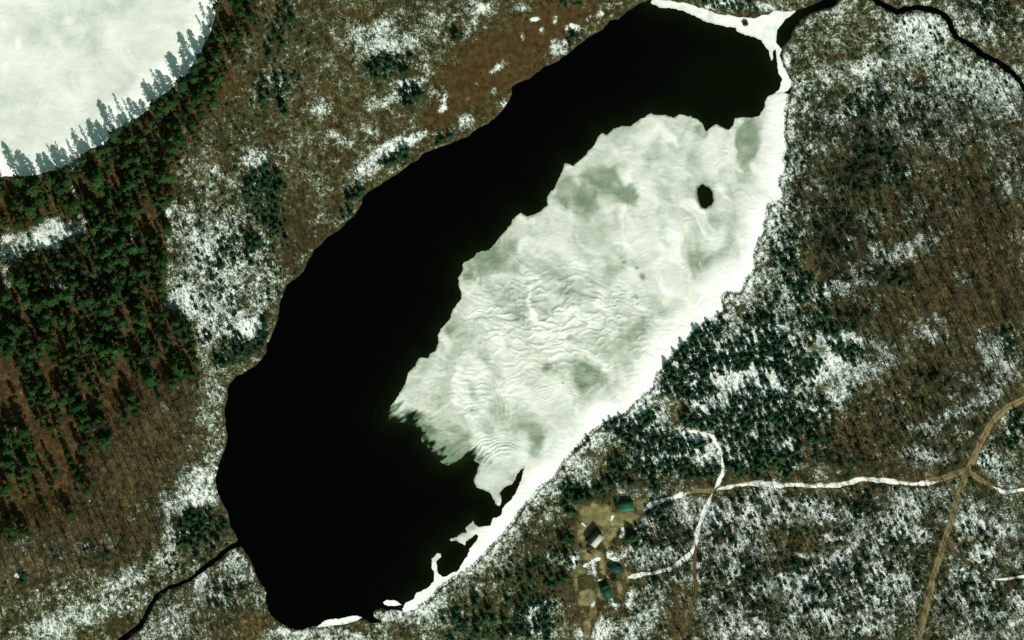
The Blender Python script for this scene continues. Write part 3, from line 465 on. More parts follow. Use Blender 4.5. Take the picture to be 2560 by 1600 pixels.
def ice_attr(x, y):
    wxp = x + (fbm(x, y, 40, 41, 3) - .5) * 22; wyp = y + (fbm(x, y, 40, 45, 3) - .5) * 22
    ax_ = (fbm(x, y, 120, 201, 3) - .5) * 190; ay_ = (fbm(x, y, 120, 207, 3) - .5) * 190            # wind swirled marbling
    mb = fbm(x + ax_, y + ay_, 62, 211, 5); mb2 = fbm((x + ax_ * .6) * .8 - (y + ay_ * .6) * .6, ((x + ax_ * .6) * .6 + (y + ay_ * .6) * .8) / 2.6, 26, 217, 4)
    thin = (fbm(x, y, 150, 51, 4) - .47) * .5 + (.5 - mb) * .75 + (.5 - mb2) * .35
    for b_ in THIN:
        if b_[2] > 9: thin = thin + b_[5] * np.exp(-ell(wxp, wyp, *b_[:5])) * (0.75 + .5 * vnoise(x, y, 14, 55))
        else: thin = np.maximum(thin, b_[5] * np.exp(-ell(x, y, *b_[:5])))
    thin = np.minimum(thin, .46 + .25 * (vnoise(x, y, 22, 58) - .4)); thin += (fbm(x, y, 26, 57, 3) - .5) * .16
    dt = pdist(x, y, [(972,1054),(1016,1057),(1050,1080),(1074,1123),(1106,1160),(1158,1164),(1172,1150)])
    st = fbm((x * .77 - y * .64) / 2.6, x * .64 + y * .77, 13, 59, 3)          # wisps drawn out along the melting edge
    mlt = 1 - sstep(0, 58, dt + (st - .45) * 95); thin = np.maximum(thin, mlt * 1.15) + .3 * (st - .5) * np.exp(-(dt / 80) ** 2)
    # wave-packed ridges in the middle of the sheet
    c, s = math.cos(math.radians(10)), math.sin(math.radians(10))
    qx = x + (fbm(x, y, 50, 60, 3) - .5) * 40; qy = y + (fbm(x, y, 50, 65, 3) - .5) * 34
    f1, f2 = worley((qx * c + qy * s) / 34, (-qx * s + qy * c) / 13.5, 9)
    rd = (1 - sstep(.0, .42, f2 - f1)) * sstep(.25, .65, vnoise(x, y, 20, 64)) + .45 * (1 - sstep(.1, .7, f1))
    rip = rd * (.9 * np.exp(-ell(x, y, 1390, 790, 200, 105, 8) ** 2) + .34 * np.exp(-ell(x, y, 1170, 960, 130, 70, -30)) + .20) * .34
    rip = rip + np.clip(mb - .52, 0, 1) * 1.8 + np.clip(mb2 - .56, 0, 1) * 1.6
    for cx, cy, r0, r1, a0, a1, wl, amp in ARCS:
        r = np.hypot(x - cx, (y - cy) * 1.05) + (fbm(x, y, 40, 63, 3) - .5) * 22; an = np.degrees(np.arctan2(y - cy, x - cx))
        m = sstep(r0 - 6, r0 + 8, r) * (1 - sstep(r1 - 20, r1, r)) * sstep(a0, a0 + 30, an) * (1 - sstep(a1 - 30, a1, an))
        wv = np.sin(r * 2 * math.pi / wl + 5 * vnoise(x, y, 55, 66) + 1.5 * vnoise(x, y, 12, 67)) * (.35 + .9 * vnoise(x, y, 26, 68))
        rip = rip + amp * m * np.clip(wv, 0, 1); thin = thin + .45 * amp * m * np.clip(-wv, 0, 1)
    for b_ in BRIGHT: rip = np.maximum(rip, b_[5] * np.exp(-ell(wxp, wyp, *b_[:5])))
    de = F_(c_east, x, y); white = 1 - sstep(12, 84, de + (fbm(x, y, 60, 71, 4) - .5) * 64)
    low = (y > 1300); white = np.where(low, np.maximum(white, .75 * (1 - sstep(15, 40, de))), white)
    nar = sstep(150, 330, y) ; white = white * np.maximum(nar, .35)
    thin = thin * (1 - white)
    di = -sdf(x, y, ICE); edge = (1 - sstep(0, 8, di + (fbm(x, y, 12, 73, 2) - .5) * 8)) * (white < .5); thin = np.maximum(thin, .42 * edge)
    hl = pdist(x, y, HOLE + HOLE[:1]); thin = np.maximum(thin, .62 * (1 - sstep(0, 9, hl)))
    di2 = np.exp(-ell(wxp, wyp, 1764, 455, 20, 18)); thin = np.maximum(thin, .4 * di2)
    return np.clip(np.stack([thin, white, rip, x * 0 + 1], 1), 0, 1)
def ice_fn(x, y):
    xx = x + (fbm(x, y, 9, 81, 2) - .5) * 5; yy = y + (fbm(x, y, 9, 85, 2) - .5) * 5
    return np.maximum(sdf(xx, yy, ICE), -sdf(xx, yy, HOLE))
tag(ice_sheet('lake_ice', ice_fn, 950, 1995, 220, 1560, 2.0, .12, ice_attr, drift=.75), 'grey white ice sheet covering the eastern half of the lake', 'ice', kind='structure')
def shelf_attr(x, y):
    e = sstep(0, 9, -sdf(x, y, SHELF)); n = fbm(x, y, 24, 91, 3)
    isl = np.exp(-ell(x, y, 1862, 56, 9, 8) ** 2)
    return np.clip(np.stack([(.30 * (1 - e) + .5 * (n - .5)), .35 + .5 * e * sstep(.3, .7, n) + sstep(1850, 1960, x) * .25 - isl, n * .4, x * 0 + 1], 1), 0, 1)
def shelf_fn(x, y): return sdf(x + (fbm(x, y, 8, 82, 2) - .5) * 4, y + (fbm(x, y, 8, 86, 2) - .5) * 4, SHELF)
tag(ice_sheet('shore_ice', shelf_fn, 1610, 2000, -20, 245, 1.5, .15, shelf_attr), 'cream white shore ice shelf across the lake outlet in the north east', 'ice', kind='structure')
def nw_attr(x, y):
    d = F_(c_lake, x, y); white = (1 - sstep(22, 75, -d + (fbm(x, y, 60, 93, 3) - .5) * 40)); n = fbm(x, y, 110, 95, 4)
    th = .05 + (n - .5) * .62 + (fbm(x, y, 40, 97, 3) - .5) * .16 + .20 * np.exp(-ell(x, y, 20, 30, 40, 40)) + .10 * np.exp(-ell(x, y, 190, 30, 90, 50)); rip = .22 + .45 * fbm(x, y, 70, 101, 3)
    for b_ in [(172,52,20,18,0,.9),(45,110,14,30,0,.8),(15,170,24,34,0,.7),(250,90,12,10,0,.6),(100,218,10,9,0,.6),(10,60,14,34,-20,.7),(85,95,18,16,0,.5)]: rip = np.maximum(rip, b_[5] * np.exp(-ell(x, y, *b_[:5])))
    r = np.hypot(x - 155, y - 205); rip = rip + .12 * np.clip(np.sin(r * 2 * math.pi / 9), 0, 1) * np.exp(-ell(x, y, 150, 160, 60, 40))
    return np.clip(np.stack([th * (1 - white), white * .95, rip, x * 0 + 1], 1), 0, 1)
tag(ice_sheet('frozen_lake', lambda x, y: sdf(x, y, [(p[0] + 6, p[1] + 6) for p in NWLAKE]), -500, 560, -500, 470, 3.0, .12, nw_attr, drift=.5), 'pale frozen lake under snow in the north west corner', 'ice', kind='structure')
for lab, P in FLOES:
    xs = [p[0] for p in P]; ys = [p[1] for p in P]
    f = ice_sheet('ice_floe', lambda x, y, P=P: sdf(x + (fbm(x, y, 8, 83, 2) - .5) * 4, y + (fbm(x, y, 8, 87, 2) - .5) * 4, P), min(xs) - 8, max(xs) + 8, min(ys) - 8, max(ys) + 8, 1.5, .12,
                  lambda x, y: np.stack([x * 0 + .05, .35 + .4 * vnoise(x, y, 14, 99), x * 0 + .3, x * 0 + 1], 1))
    tag(f, lab, 'ice floe')

# ------------------------------------------------------------------ roads and tracks
RM = {'tan': road_mat('tan_gravel', (0.145, 0.112, 0.050), (0.25, 0.20, 0.098), (0.085, 0.068, 0.032), .74, 1.0),
      'snow': road_mat('packed_snow', (0.74, 0.73, 0.70), (0.93, 0.93, 0.92), (0.36, 0.31, 0.19), .70, .93),
      'litter': road_mat('leaf_strewn_path', (0.075, 0.056, 0.024), (0.130, 0.092, 0.040), (0.05, 0.046, 0.022), .55, .80)}
def spline(P, step):
    P = np.array(P, float); out = []
    Q = np.vstack([2 * P[0] - P[1], P, 2 * P[-1] - P[-2]])
    for k in range(1, len(Q) - 2):
        n = max(2, int(np.hypot(*(Q[k + 1] - Q[k])) / step))
        for t in np.arange(n) / n:
            a, b, c, d = Q[k - 1:k + 3]
            out.append(.5 * (2 * b + (c - a) * t + (2 * a - 5 * b + 4 * c - d) * t * t + (3 * b - a - 3 * c + d) * t ** 3))
    out.append(P[-1]); return np.array(out)
ROADLAB = ['tan gravel road winding down the eastern edge of the scene','short bare gravel link west of the road junction','snow covered road running west from the junction to the cabins','bare brown stretch of road where the tracks fork','snow drifted drive reaching the largest green roofed house','snow covered track looping south to the lower cabins','narrow snowy path climbing north toward the clearing','leaf strewn path leading south from the snowy loop','brown path branching east off the gravel road','white end of the path at the right edge, lower one','short gravel spur east of the junction','white end of the spur at the right edge, upper one']
for k, (nm, kd, wd, P) in enumerate(ROADS):
    C = spline(P, 3.0); T = np.gradient(C, axis=0); T /= np.linalg.norm(T, axis=1)[:, None]; Nn = np.stack([-T[:, 1], T[:, 0]], 1)
    us = np.array([-1, -.55, 0, .55, 1.0]); n = len(C); s_ = np.arange(n) * 3.0
    am = 1.0 if kd == 'snow' else .55
    L = .95 + am * (fbm(s_, s_ * 0 + k * 50, 26, 5, 4) - .5) * 2.4; R = .95 + am * (fbm(s_, s_ * 0 + k * 50 + 25, 26, 6, 4) - .5) * 2.4
    L = np.clip(L, .5, 2); R = np.clip(R, .5, 2)
    taper = np.clip(np.minimum(np.arange(n), n - 1 - np.arange(n)) / 5, .35, 1)
    off = np.where(us[None] < 0, us[None] * L[:, None], us[None] * R[:, None]) * wd / 2 * taper[:, None]
    X = C[:, 0:1] + Nn[:, 0:1] * off; Y = C[:, 1:2] + Nn[:, 1:2] * off
    Z = height(X, Y) + .05 + .006 * k + .04 * (1 - np.abs(us[None]))
    V = np.stack([wx(X).ravel(), wy(Y).ravel(), Z.ravel()], 1); idx = np.arange(n * 5).reshape(n, 5)
    F4 = np.stack([idx[:-1, :-1].ravel(), idx[1:, :-1].ravel(), idx[1:, 1:].ravel(), idx[:-1, 1:].ravel()], 1)
    a_, b_, c_ = V[F4[0][0]], V[F4[0][1]], V[F4[0][2]]
    if np.cross(b_ - a_, c_ - a_)[2] < 0: F4 = F4[:, ::-1]
    me = mesh_np(nm, V, F4, smooth=True); u = np.tile(us, n); col_attr(me, 'across', np.stack([u, u * 0, u * 0, u * 0 + 1], 1))
    tag(link(nm, me, RM[kd]), ROADLAB[k], 'road' if 'road' in nm else 'path', kind='structure')
GQ = [(1443,1443),(1483,1437),(1488,1468),(1447,1480)]
gb = MB(); A_, B_, C_, D_ = [np.array(p, float) for p in GQ]
for r in range(9):
    q = []
    for t in (r / 9, (r + .9) / 9):
        for p0, p1 in ((A_, D_), (B_, C_)):
            p = p0 + (p1 - p0) * t; q.append((float(wx(p[0])), float(wy(p[1])), float(height(p[0:1], p[1:2])[0])))
    lo = [q[0], q[1], q[3], q[2]]; dn = [(x, y, z - .1) for x, y, z in lo]; up = [(x, y, z + .07) for x, y, z in lo]
    gb.hexa(dn[::-1], up[::-1])
tag(gb.build('garden_bed', plain_mat('garden_soil', (0.030, 0.036, 0.012), (0.080, 0.082, 0.030), .5)), 'dark rectangular garden plot of raised rows beside the lower cabins', 'garden')

def gz(px, py): return float(height(np.array([float(px)]), np.array([float(py)]))[0])
def at(px, py, dz=0.0): return (float(wx(px)), float(wy(py)), gz(px, py) + dz)

# ------------------------------------------------------------------ cabins
M_wall = plain_mat('brown_boards', (0.06, 0.042, 0.028), (0.12, 0.085, 0.055), 1.5)
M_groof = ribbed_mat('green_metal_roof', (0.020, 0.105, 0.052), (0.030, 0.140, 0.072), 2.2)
M_droof = ribbed_mat('dark_or_shaded_green_roof', (0.004, 0.046, 0.025), (0.007, 0.064, 0.036), 2.2)  # own green of the small cabins; painted shade on the largest one's north slope
M_shade_roof = ribbed_mat('shade_darkened_roof', (0.005, 0.012, 0.009), (0.010, 0.018, 0.014), 2.2)  # shade of the slope facing away from the sun, put into the colour
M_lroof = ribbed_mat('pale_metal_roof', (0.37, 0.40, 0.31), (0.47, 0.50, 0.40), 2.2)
M_glass = plain_mat('window_glass', (0.02, 0.025, 0.03), (0.03, 0.035, 0.04), 1, .1, .5)
M_trim = plain_mat('pale_trim', (0.40, 0.38, 0.33), (0.5, 0.48, 0.42), 2)
def cabin(label, px, py, rz, Lx, yn, ys, he_n, he_s, hr, mats, light_label=None):
    """ridge along local x through the origin; north eave at +yn, south eave at -ys"""
    r = empty('cabin', at(px, py, -.1), rz); tag(r, label, 'house', 'cabins in the clearing by the lake')
    hx = Lx / 2 - .35; n_, s_ = yn - .35, ys - .35
    hn = he_n + (hr - he_n) * .35 / yn - .12; hs = he_s + (hr - he_s) * .35 / ys - .12; hm = hr - .14
    W = MB()
    W.poly([(-hx, -s_, 0), (hx, -s_, 0), (hx, -s_, hs), (-hx, -s_, hs)]); W.poly([(hx, n_, 0), (-hx, n_, 0), (-hx, n_, hn), (hx, n_, hn)])
    for x, f in ((hx, 1), (-hx, -1)):
        p = [(x, -s_, 0), (x, n_, 0), (x, n_, hn), (x, 0, hm), (x, -s_, hs)]; W.poly(p[::f])
    wall = W.build('wall', M_wall, r)
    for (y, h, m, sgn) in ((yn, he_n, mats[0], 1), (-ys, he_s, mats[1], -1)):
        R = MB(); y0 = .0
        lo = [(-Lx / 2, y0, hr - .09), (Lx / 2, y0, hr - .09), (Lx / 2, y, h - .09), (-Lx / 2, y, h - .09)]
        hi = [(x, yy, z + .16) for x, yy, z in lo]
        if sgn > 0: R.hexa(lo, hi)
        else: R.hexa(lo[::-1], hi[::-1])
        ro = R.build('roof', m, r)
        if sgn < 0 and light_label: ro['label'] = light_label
    K = MB(); K.box(-Lx / 2 - .02, Lx / 2 + .02, -.16, .16, hr + .075, hr + .14); K.build('ridge_cap', mats[0], r)
    D = MB(); D.box(-.5, .5, -s_ - .06, -s_ - .005, .1, 2.1); d = D.build('door', M_trim, r)
    H = MB(); H.box(.3, .4, -s_ - .12, -s_ - .062, 1.0, 1.1); H.build('handle', M_glass, d)
    for x in (-hx * .6, hx * .6):
        w_ = MB(); w_.box(x - .5, x + .5, -s_ - .05, -s_ - .005, 1.0, min(2.0, hs - .15)); f = w_.build('window', M_trim, r)
        g = MB(); g.box(x - .42, x + .42, -s_ - .07, -s_ - .052, 1.08, min(1.92, hs - .22)); g.build('pane', M_glass, f)
    return r
cabin('large cabin with bright green south roof, northernmost of the clearing', 1563.5, 1267.5, math.radians(7), 10.2, 4.1, 2.9, 2.8, 3.6, 6.5, (M_droof, M_groof))  # north slope takes the darker green as painted shade
cabin('cabin with a pale grey roof slope and a shade darkened one behind it', 1487, 1347, math.radians(50), 8.6, 4.6, 3.9, 3.0, 3.4, 7.8, (M_shade_roof, M_lroof), 'pale grey sunlit roof slope')
cabin('small narrow dark green roofed cabin beside the end of the snowy track', 1540, 1420, math.radians(-22), 8.4, 2.0, 2.6, 2.3, 2.1, 4.0, (M_droof, M_droof))
cabin('square dark green roofed cabin at the southern end of the clearing', 1513, 1470, math.radians(21), 5.8, 1.7, 7.0, 3.6, 2.6, 5.0, (M_droof, M_droof))

# ------------------------------------------------------------------ small things in the yard
M_paint = plain_mat('black_car_paint', (0.010, 0.011, 0.010), (0.016, 0.017, 0.014), 1, .35, .4)
M_tyre = plain_mat('tyre_rubber', (0.012, 0.012, 0.012), (0.02, 0.02, 0.02), 4)
M_white = plain_mat('white_paint', (0.75, 0.77, 0.74), (0.85, 0.86, 0.83), 2, .5)
M_wood = plain_mat('dark_wood', (0.035, 0.026, 0.012), (0.06, 0.045, 0.022), 4)
M_plank = plain_mat('weathered_plank', (0.42, 0.43, 0.30), (0.55, 0.55, 0.40), 4)
def car(label, px, py, rz, sc):
    r = empty('parked_car', at(px, py), rz); r.scale = (sc, sc, sc); tag(r, label, 'car', 'cars parked by the pale roofed cabin')
    B = MB()
    B.hexa([(-2.0, -.8, .35), (2.0, -.8, .35), (2.0, .8, .35), (-2.0, .8, .35)], [(-1.95, -.78, .95), (1.9, -.75, .85), (1.9, .75, .85), (-1.95, .78, .95)])
    B.hexa([(-1.7, -.74, .93), (.9, -.74, .9), (.9, .74, .9), (-1.7, .74, .93)], [(-1.45, -.62, 1.5), (.25, -.62, 1.5), (.25, .62, 1.5), (-1.45, .62, 1.5)])
    B.build('body', M_paint, r)
    g = MB(); g.hexa([(.92, -.66, .96), (.94, -.66, .96), (.94, .66, .96), (.92, .66, .96)], [(.32, -.55, 1.44), (.34, -.55, 1.44), (.34, .55, 1.44), (.32, .55, 1.44)]); g.build('windscreen', M_glass, r)
    for x in (-1.25, 1.25):
        for y in (-.82, .66):
            t = MB(); t.rod((x, y, .33), (x, y + .18, .33), .33, .33, 12); t.build('wheel', M_tyre, r)
    return r
car('long black car parked beside the trees, west of the second car', 1454, 1369, math.radians(-62), .86)
car('compact black car parked just below the pale roofed cabin', 1471, 1368.5, math.radians(-45), .72)
b_r = empty('boat', at(1459.5, 1312), math.radians(-44)); tag(b_r, 'small white boat lying in the yard north west of the pale roofed cabin', 'boat')
Hh = MB()
prof = [(-1.75, .55), (-1.0, .66), (0, .68), (.9, .55), (1.5, .28), (1.8, .03)]
for (x0, w0), (x1, w1_) in zip(prof[:-1], prof[1:]):
    for s in (-1, 1):
        q = [(x0, s * w0, .55), (x1, s * w1_, .6), (x1, s * w1_ * .6, .08), (x0, s * w0 * .6, .05)]; Hh.poly(q if s > 0 else q[::-1])
    Hh.poly([(x0, -w0 * .93, .5), (x1, -w1_ * .93, .55), (x1, w1_ * .93, .55), (x0, w0 * .93, .5)])
Hh.build('hull', M_white, b_r); T_ = MB(); T_.box(-.6, -.3, -.6, .6, .552, .62); T_.box(.35, .6, -.55, .55, .56, .63); T_.build('seat', M_plank, b_r)
for lab, px, py, rz in (('dark wooden bench in the sandy yard, upper one of the pair', 1471, 1380.5, 25), ('dark wooden bench in the sandy yard, lower one of the pair', 1476, 1383.5, 15)):
    r = empty('wooden_bench', at(px, py), math.radians(rz)); tag(r, lab, 'bench', 'benches in the yard')
    t = MB(); t.box(-.85, .85, -.25, .25, .42, .5); t.build('seat', M_wood, r)
    t = MB(); t.box(-.85, .85, .22, .30, .5, .95); t.build('backrest', M_wood, r)
    for x in (-.7, .7): t = MB(); t.box(x - .06, x + .06, -.22, .22, 0, .418); t.build('leg', M_wood, r)
for lab, px, py, rz, L in (('pale plank lying west of the small narrow cabin', 1518.5, 1441, -58, 2.4), ('thin pale plank lying in the grass east of the pale roofed cabin', 1516, 1368, -48, 2.2)):
    t = MB(); t.box(-L / 2, L / 2, -.16, .16, .02, .12); t.box(-L / 2 + .2, -L / 2 + .35, -.14, .14, -.1, .02); t.box(L / 2 - .35, L / 2 - .2, -.14, .14, -.1, .02)
    o = t.build('plank', M_plank); o.location = at(px, py, .08); o.rotation_euler = (0, 0, math.radians(rz)); tag(o, lab, 'plank')

# ------------------------------------------------------------------ tree models
def crown_mesh(name, H, R, base, whorls, nb, tufts, size, seed, taper=.8, droop=-.15, rag=.3, slope=.8):
    r = np.random.default_rng(seed); V = []; Fq = []; tone = []
    for k in range(whorls):
        t = base + (1 - base) * (k + r.uniform(-.3, .3)) / whorls; t = min(max(t, base), .985)
        prof = ((1 - t) / (1 - base)) ** taper
        if taper < .7: prof *= min(1, .55 + (t - base) * 2.2)
        for j in range(nb):
            a = r.uniform(0, 2 * math.pi); L = R * prof * r.uniform(1 - rag, 1 + rag * .6) + .15
            tn = r.uniform(0, 1)
            for q in range(tufts):
                f = (q + r.uniform(.2, 1)) / tufts
                c = np.array([math.cos(a) * L * f, math.sin(a) * L * f, t * H + droop * L * f + r.normal(0, .15)]) + r.normal(0, size * .25, 3)
                a2 = a + r.normal(0, .45); d = np.array([math.cos(a2), math.sin(a2), -(slope * (.25 + f)) + r.normal(.1, .3)]); d /= np.linalg.norm(d)
                u = np.array([-math.sin(a2), math.cos(a2), r.normal(0, .35)])
                s = size * r.uniform(.6, 1.25); b = len(V)
                V += [c - d * s * .5, c + u * s * .42, c + d * s * .75, c - u * s * .42]; Fq.append((b, b + 1, b + 2, b + 3)); tone += [np.clip(tn * .6 + r.uniform(0, .4), 0, 1)] * 4
    me = mesh_np(name, V, Fq); tone = np.array(tone); col_attr(me, 'tone', np.stack([tone, tone, tone, tone * 0 + 1], 1)); return me
def trunk_mesh(H, r0, seed, limbs, lo, hi, lim_len):
    r = random.Random(seed); m = MB(); p = Vector((0, 0, -.3)); lean = Vector((r.gauss(0, .03), r.gauss(0, .03), 1)); pts = [p.copy()]
    for k in range(4): p = p + Vector((lean.x * H / 4 + r.gauss(0, .08), lean.y * H / 4 + r.gauss(0, .08), H / 4)); pts.append(p.copy())
    for k in range(4): m.rod(pts[k], pts[k + 1], r0 * (1 - k / 4.3), r0 * (1 - (k + 1) / 4.3), 6)
    for k in range(limbs):
        f = r.uniform(lo, hi); i = min(3, int(f * 4)); q = pts[i].lerp(pts[i + 1], f * 4 - i); a = r.uniform(0, 6.28); L = lim_len * (1.2 - f) * r.uniform(.6, 1.2)
        e = q + Vector((math.cos(a) * L, math.sin(a) * L, L * r.uniform(.35, .9))); m.rod(q, e, r0 * .28, r0 * .08, 3)
    return m
def bare_mesh(H, seed):
    """leafless hardwood: forking limbs and fine twigs"""
    r = random.Random(seed); m = MB()
    for k in range(34):
        f = r.uniform(.34, .98); a = r.uniform(0, 6.28); L = H * .30 * (1.25 - f) * r.uniform(.7, 1.2)
        q = Vector((r.gauss(0, .1), r.gauss(0, .1), f * H)); e = q + Vector((math.cos(a) * L, math.sin(a) * L, L * r.uniform(.5, 1.3))); m.rod(q, e, .065, .03, 3)
        for j in range(5):
            g = r.uniform(.3, 1); s = q.lerp(e, g); a2 = a + r.gauss(0, .9); L2 = L * r.uniform(.3, .6)
            m.rod(s, s + Vector((math.cos(a2) * L2, math.sin(a2) * L2, L2 * r.uniform(.2, 1.1))), .03, .015, 3)
    return m
def shrub_mesh(seed, n, R, H, wd):
    r = random.Random(seed); V = []; T = []
    for k in range(n):
        a = r.uniform(0, 6.28); L = R * r.uniform(.4, 1.1); b = len(V); o = (r.gauss(0, R * .35), r.gauss(0, R * .35)); w_ = wd * r.uniform(.6, 1.5)
        e = (o[0] + math.cos(a) * L, o[1] + math.sin(a) * L, H * r.uniform(.4, 1.1)); pa = a + 1.57 + r.gauss(0, .4)
        V += [(o[0], o[1], -.05), (e[0] + math.cos(pa) * w_, e[1] + math.sin(pa) * w_, e[2]), (e[0] - math.cos(pa) * w_, e[1] - math.sin(pa) * w_, e[2] * .8)]; T.append((b, b + 1, b + 2))
    return np.array(V, np.float32), np.array(T, np.int32)

PINE = [(crown_mesh('crown', 15, 3.4, .34, 12, 6, 8, .78, 10 + k, .5 + .05 * k, -.12, .38, .8), trunk_mesh(15, .24, k, 9, .2, .9, 2.2)) for k in range(4)]
SPRUCE = [(crown_mesh('crown', 9, 2.0, .08, 14, 6, 4, .75, 30 + k, .9, -.25, .35, 1.1), trunk_mesh(10, .16, 20 + k, 6, .1, .8, 1.1)) for k in range(3)]
BARE = [(bare_mesh(15, 50 + k), trunk_mesh(15, .32, 40 + k, 7, .35, .85, 3.5)) for k in range(4)]
def proto(lst, crown_part, mat_c, mat_t):
    out = []
    for c, t in lst:
        tm = mesh_np('trunk', t.v, t.q, t.t); tm.materials.append(mat_t)
        cm = c
        if isinstance(c, MB): cm = mesh_np(crown_part, c.v, c.q, c.t)
        cm.materials.append(mat_c); out.append((cm, tm))
    return out
PINE = proto(PINE, 'crown', M_pine, M_bark); SPRUCE = proto(SPRUCE, 'crown', M_spruce, M_bark); BARE = proto(BARE, 'branches', M_grey_bark, M_grey_bark)
SHOREP = proto([(crown_mesh('crown', 15, 2.5, .30, 11, 4, 5, .60, 110 + k, .6 + .15 * k, -.1, .45, .9), trunk_mesh(15, .2, 60 + k, 9, .2, .9, 2.0)) for k in range(4)], 'crown', M_pine, M_bark)
_proto = {}
def tree(kind, lst, part, px, py, sc, sr, label, cat, group):
    v = random.randrange(len(lst)); key = (kind, v)
    if key not in _proto:
        r = empty('pine_tree' if kind == 'shore_pine' else kind, (0, 0, 0)); a = link('trunk', lst[v][1], None, r); b = link(part, lst[v][0], None, r); _proto[key] = (r, a, b)
    else:
        r0, a0, b0 = _proto[key]; r = r0.copy(); COL.objects.link(r)
        for ch in (a0, b0): c = ch.copy(); COL.objects.link(c); c.parent = r
    r.location = at(px, py); r.rotation_euler = (random.gauss(0, .02), random.gauss(0, .02), random.uniform(0, 6.28)); e_ = random.uniform(.78, 1.28); r.scale = (sr * e_, sr / e_, sc)
    tag(r, label, cat, group); return r
def scatter_mesh(name, bases, X, Y, sxy, sz, label, cat, mat, tone=True):
    """one mesh of many far or tiny plants (stuff)"""
    Vs = []; Qs = []; Ts = []; Tn = []; n = 0; Z = height(X, Y); ang = rng.uniform(0, 6.28, len(X)); which = rng.integers(0, len(bases), len(X)); rt = rng.random(len(X))
    for b, (BV, BQ, BT) in enumerate(bases):
        k = np.nonzero(which == b)[0]
        if len(k) == 0: continue
        c, s = np.cos(ang[k])[:, None], np.sin(ang[k])[:, None]
        x = (BV[None, :, 0] * c - BV[None, :, 1] * s) * sxy[k][:, None] + wx(X[k])[:, None]
        y = (BV[None, :, 0] * s + BV[None, :, 1] * c) * sxy[k][:, None] + wy(Y[k])[:, None]
        z = BV[None, :, 2] * sz[k][:, None] + Z[k][:, None]
        Vs.append(np.stack([x, y, z], 2).reshape(-1, 3)); off = n + np.arange(len(k)) * len(BV)
        if BQ is not None and len(BQ): Qs.append((BQ[None] + off[:, None, None]).reshape(-1, 4))
        if BT is not None and len(BT): Ts.append((BT[None] + off[:, None, None]).reshape(-1, 3))
        Tn.append(np.clip(rt[k][:, None] * .6 + rng.random((len(k), len(BV))) * .4, 0, 1).ravel()); n += len(k) * len(BV)
    me = mesh_np(name, np.concatenate(Vs), np.concatenate(Qs) if Qs else None, np.concatenate(Ts) if Ts else None)
    tn = np.concatenate(Tn); col_attr(me, 'tone', np.stack([tn, tn, tn, tn * 0 + 1], 1))
    return tag(link(name, me, mat), label, cat, kind='stuff')
def arrs(me):
    V = np.zeros(len(me.vertices) * 3, np.float32); me.vertices.foreach_get('co', V); q = []; t = []
    for p in me.polygons: (q if len(p.vertices) == 4 else t).append(tuple(p.vertices))
    return V.reshape(-1, 3), np.array(q, np.int32).reshape(-1, 4), np.array(t, np.int32).reshape(-1, 3)

# ------------------------------------------------------------------ where trees stand
def poisson(x0, x1, y0, y1, accept, spacing, n):
    cell = {}; out = []
    P = rng.uniform((x0, y0), (x1, y1), (n, 2)); X, Y = P[:, 0], P[:, 1]
    ok = accept(X, Y); rs = spacing(X, Y) if callable(spacing) else np.full(n, spacing)
    for (x, y), g, r in zip(P.tolist(), ok.tolist(), rs.tolist()):
        if not g: continue
        i, j = int(x // 30), int(y // 30); bad = False
        for a in (i - 1, i, i + 1):
            for b in (j - 1, j, j + 1):
                for (u, v) in cell.get((a, b), ()):
                    if (u - x) ** 2 + (v - y) ** 2 < r * r: bad = True; break
                if bad: break
            if bad: break
        if bad: continue
        cell.setdefault((i, j), []).append((x, y)); out.append((x, y))
    return out
HOUSES = [(1563,1265,30),(1487,1345,28),(1540,1420,24),(1515,1475,26),(1463,1375,22),(1465,1460,30)]
def clear(X, Y, lakegap=6, roadgap=3):
    k = (F_(c_lake, X, Y) > lakegap) & (F_(c_road, X, Y) > roadgap) & (F_(c_yard, X, Y) < .35)
    for hx_, hy_, r in HOUSES: k &= (X - hx_) ** 2 + (Y - hy_) ** 2 > r * r
    return k
def in_poly(P): return lambda X, Y: seg_d2(X, Y, P, True)[1]
def dens(lst):
    def f(X, Y):
        d = np.zeros(X.shape)
        for cx, cy, rx, ry, deg, v in lst: d = np.maximum(d, v * np.exp(-ell(X, Y, cx, cy, rx, ry, deg) ** 2))
        return d
    return f
# --- pines of the western stand
gap = lambda X, Y: .6 * vnoise(X * .9 - Y * .42, (X * .42 + Y * .9) * .34, 14, 131) + .4 * vnoise(X * .9 - Y * .42, (X * .42 + Y * .9) * .5, 55, 132) - .17 * sstep(700, 1200, Y)
def pine_ok(X, Y):
    snowy = F_(SNOW_F, X, Y)
    return (F_(c_pine, X, Y) < 4) & clear(X, Y, 5, 3) & (gap(X, Y) > .36) & ((F_(c_lake, X, Y) > 34) | (X < 215) | (rng.random(X.shape) < .25)) & (snowy < .28 + .25 * rng.random(X.shape))
pines = poisson(-30, 660, -30, 1370, pine_ok, lambda X, Y: 12.5 + 13 * rng.random(X.shape) ** 1.3, 30000)
pw = [(x, y, (.5 + .75 * random.random() ** 1.2) * (1.3 if random.random() < .22 else 1)) for x, y in pines]
SHORE = [(536,22,1.0),(527,66,1.1),(519,100,1.1),(490,166,1.25),(455,196,1.05),(446,206,1.2),(420,236,1.1),(410,243,1.25),(384,256,1.0),(333,303,1.0),(318,312,1.35),(300,325,1.05),(268,360,1.05),(256,367,1.25),(228,377,1.1),(212,390,1.2),(192,404,.95),(166,418,1.1),(146,424,1.1)]
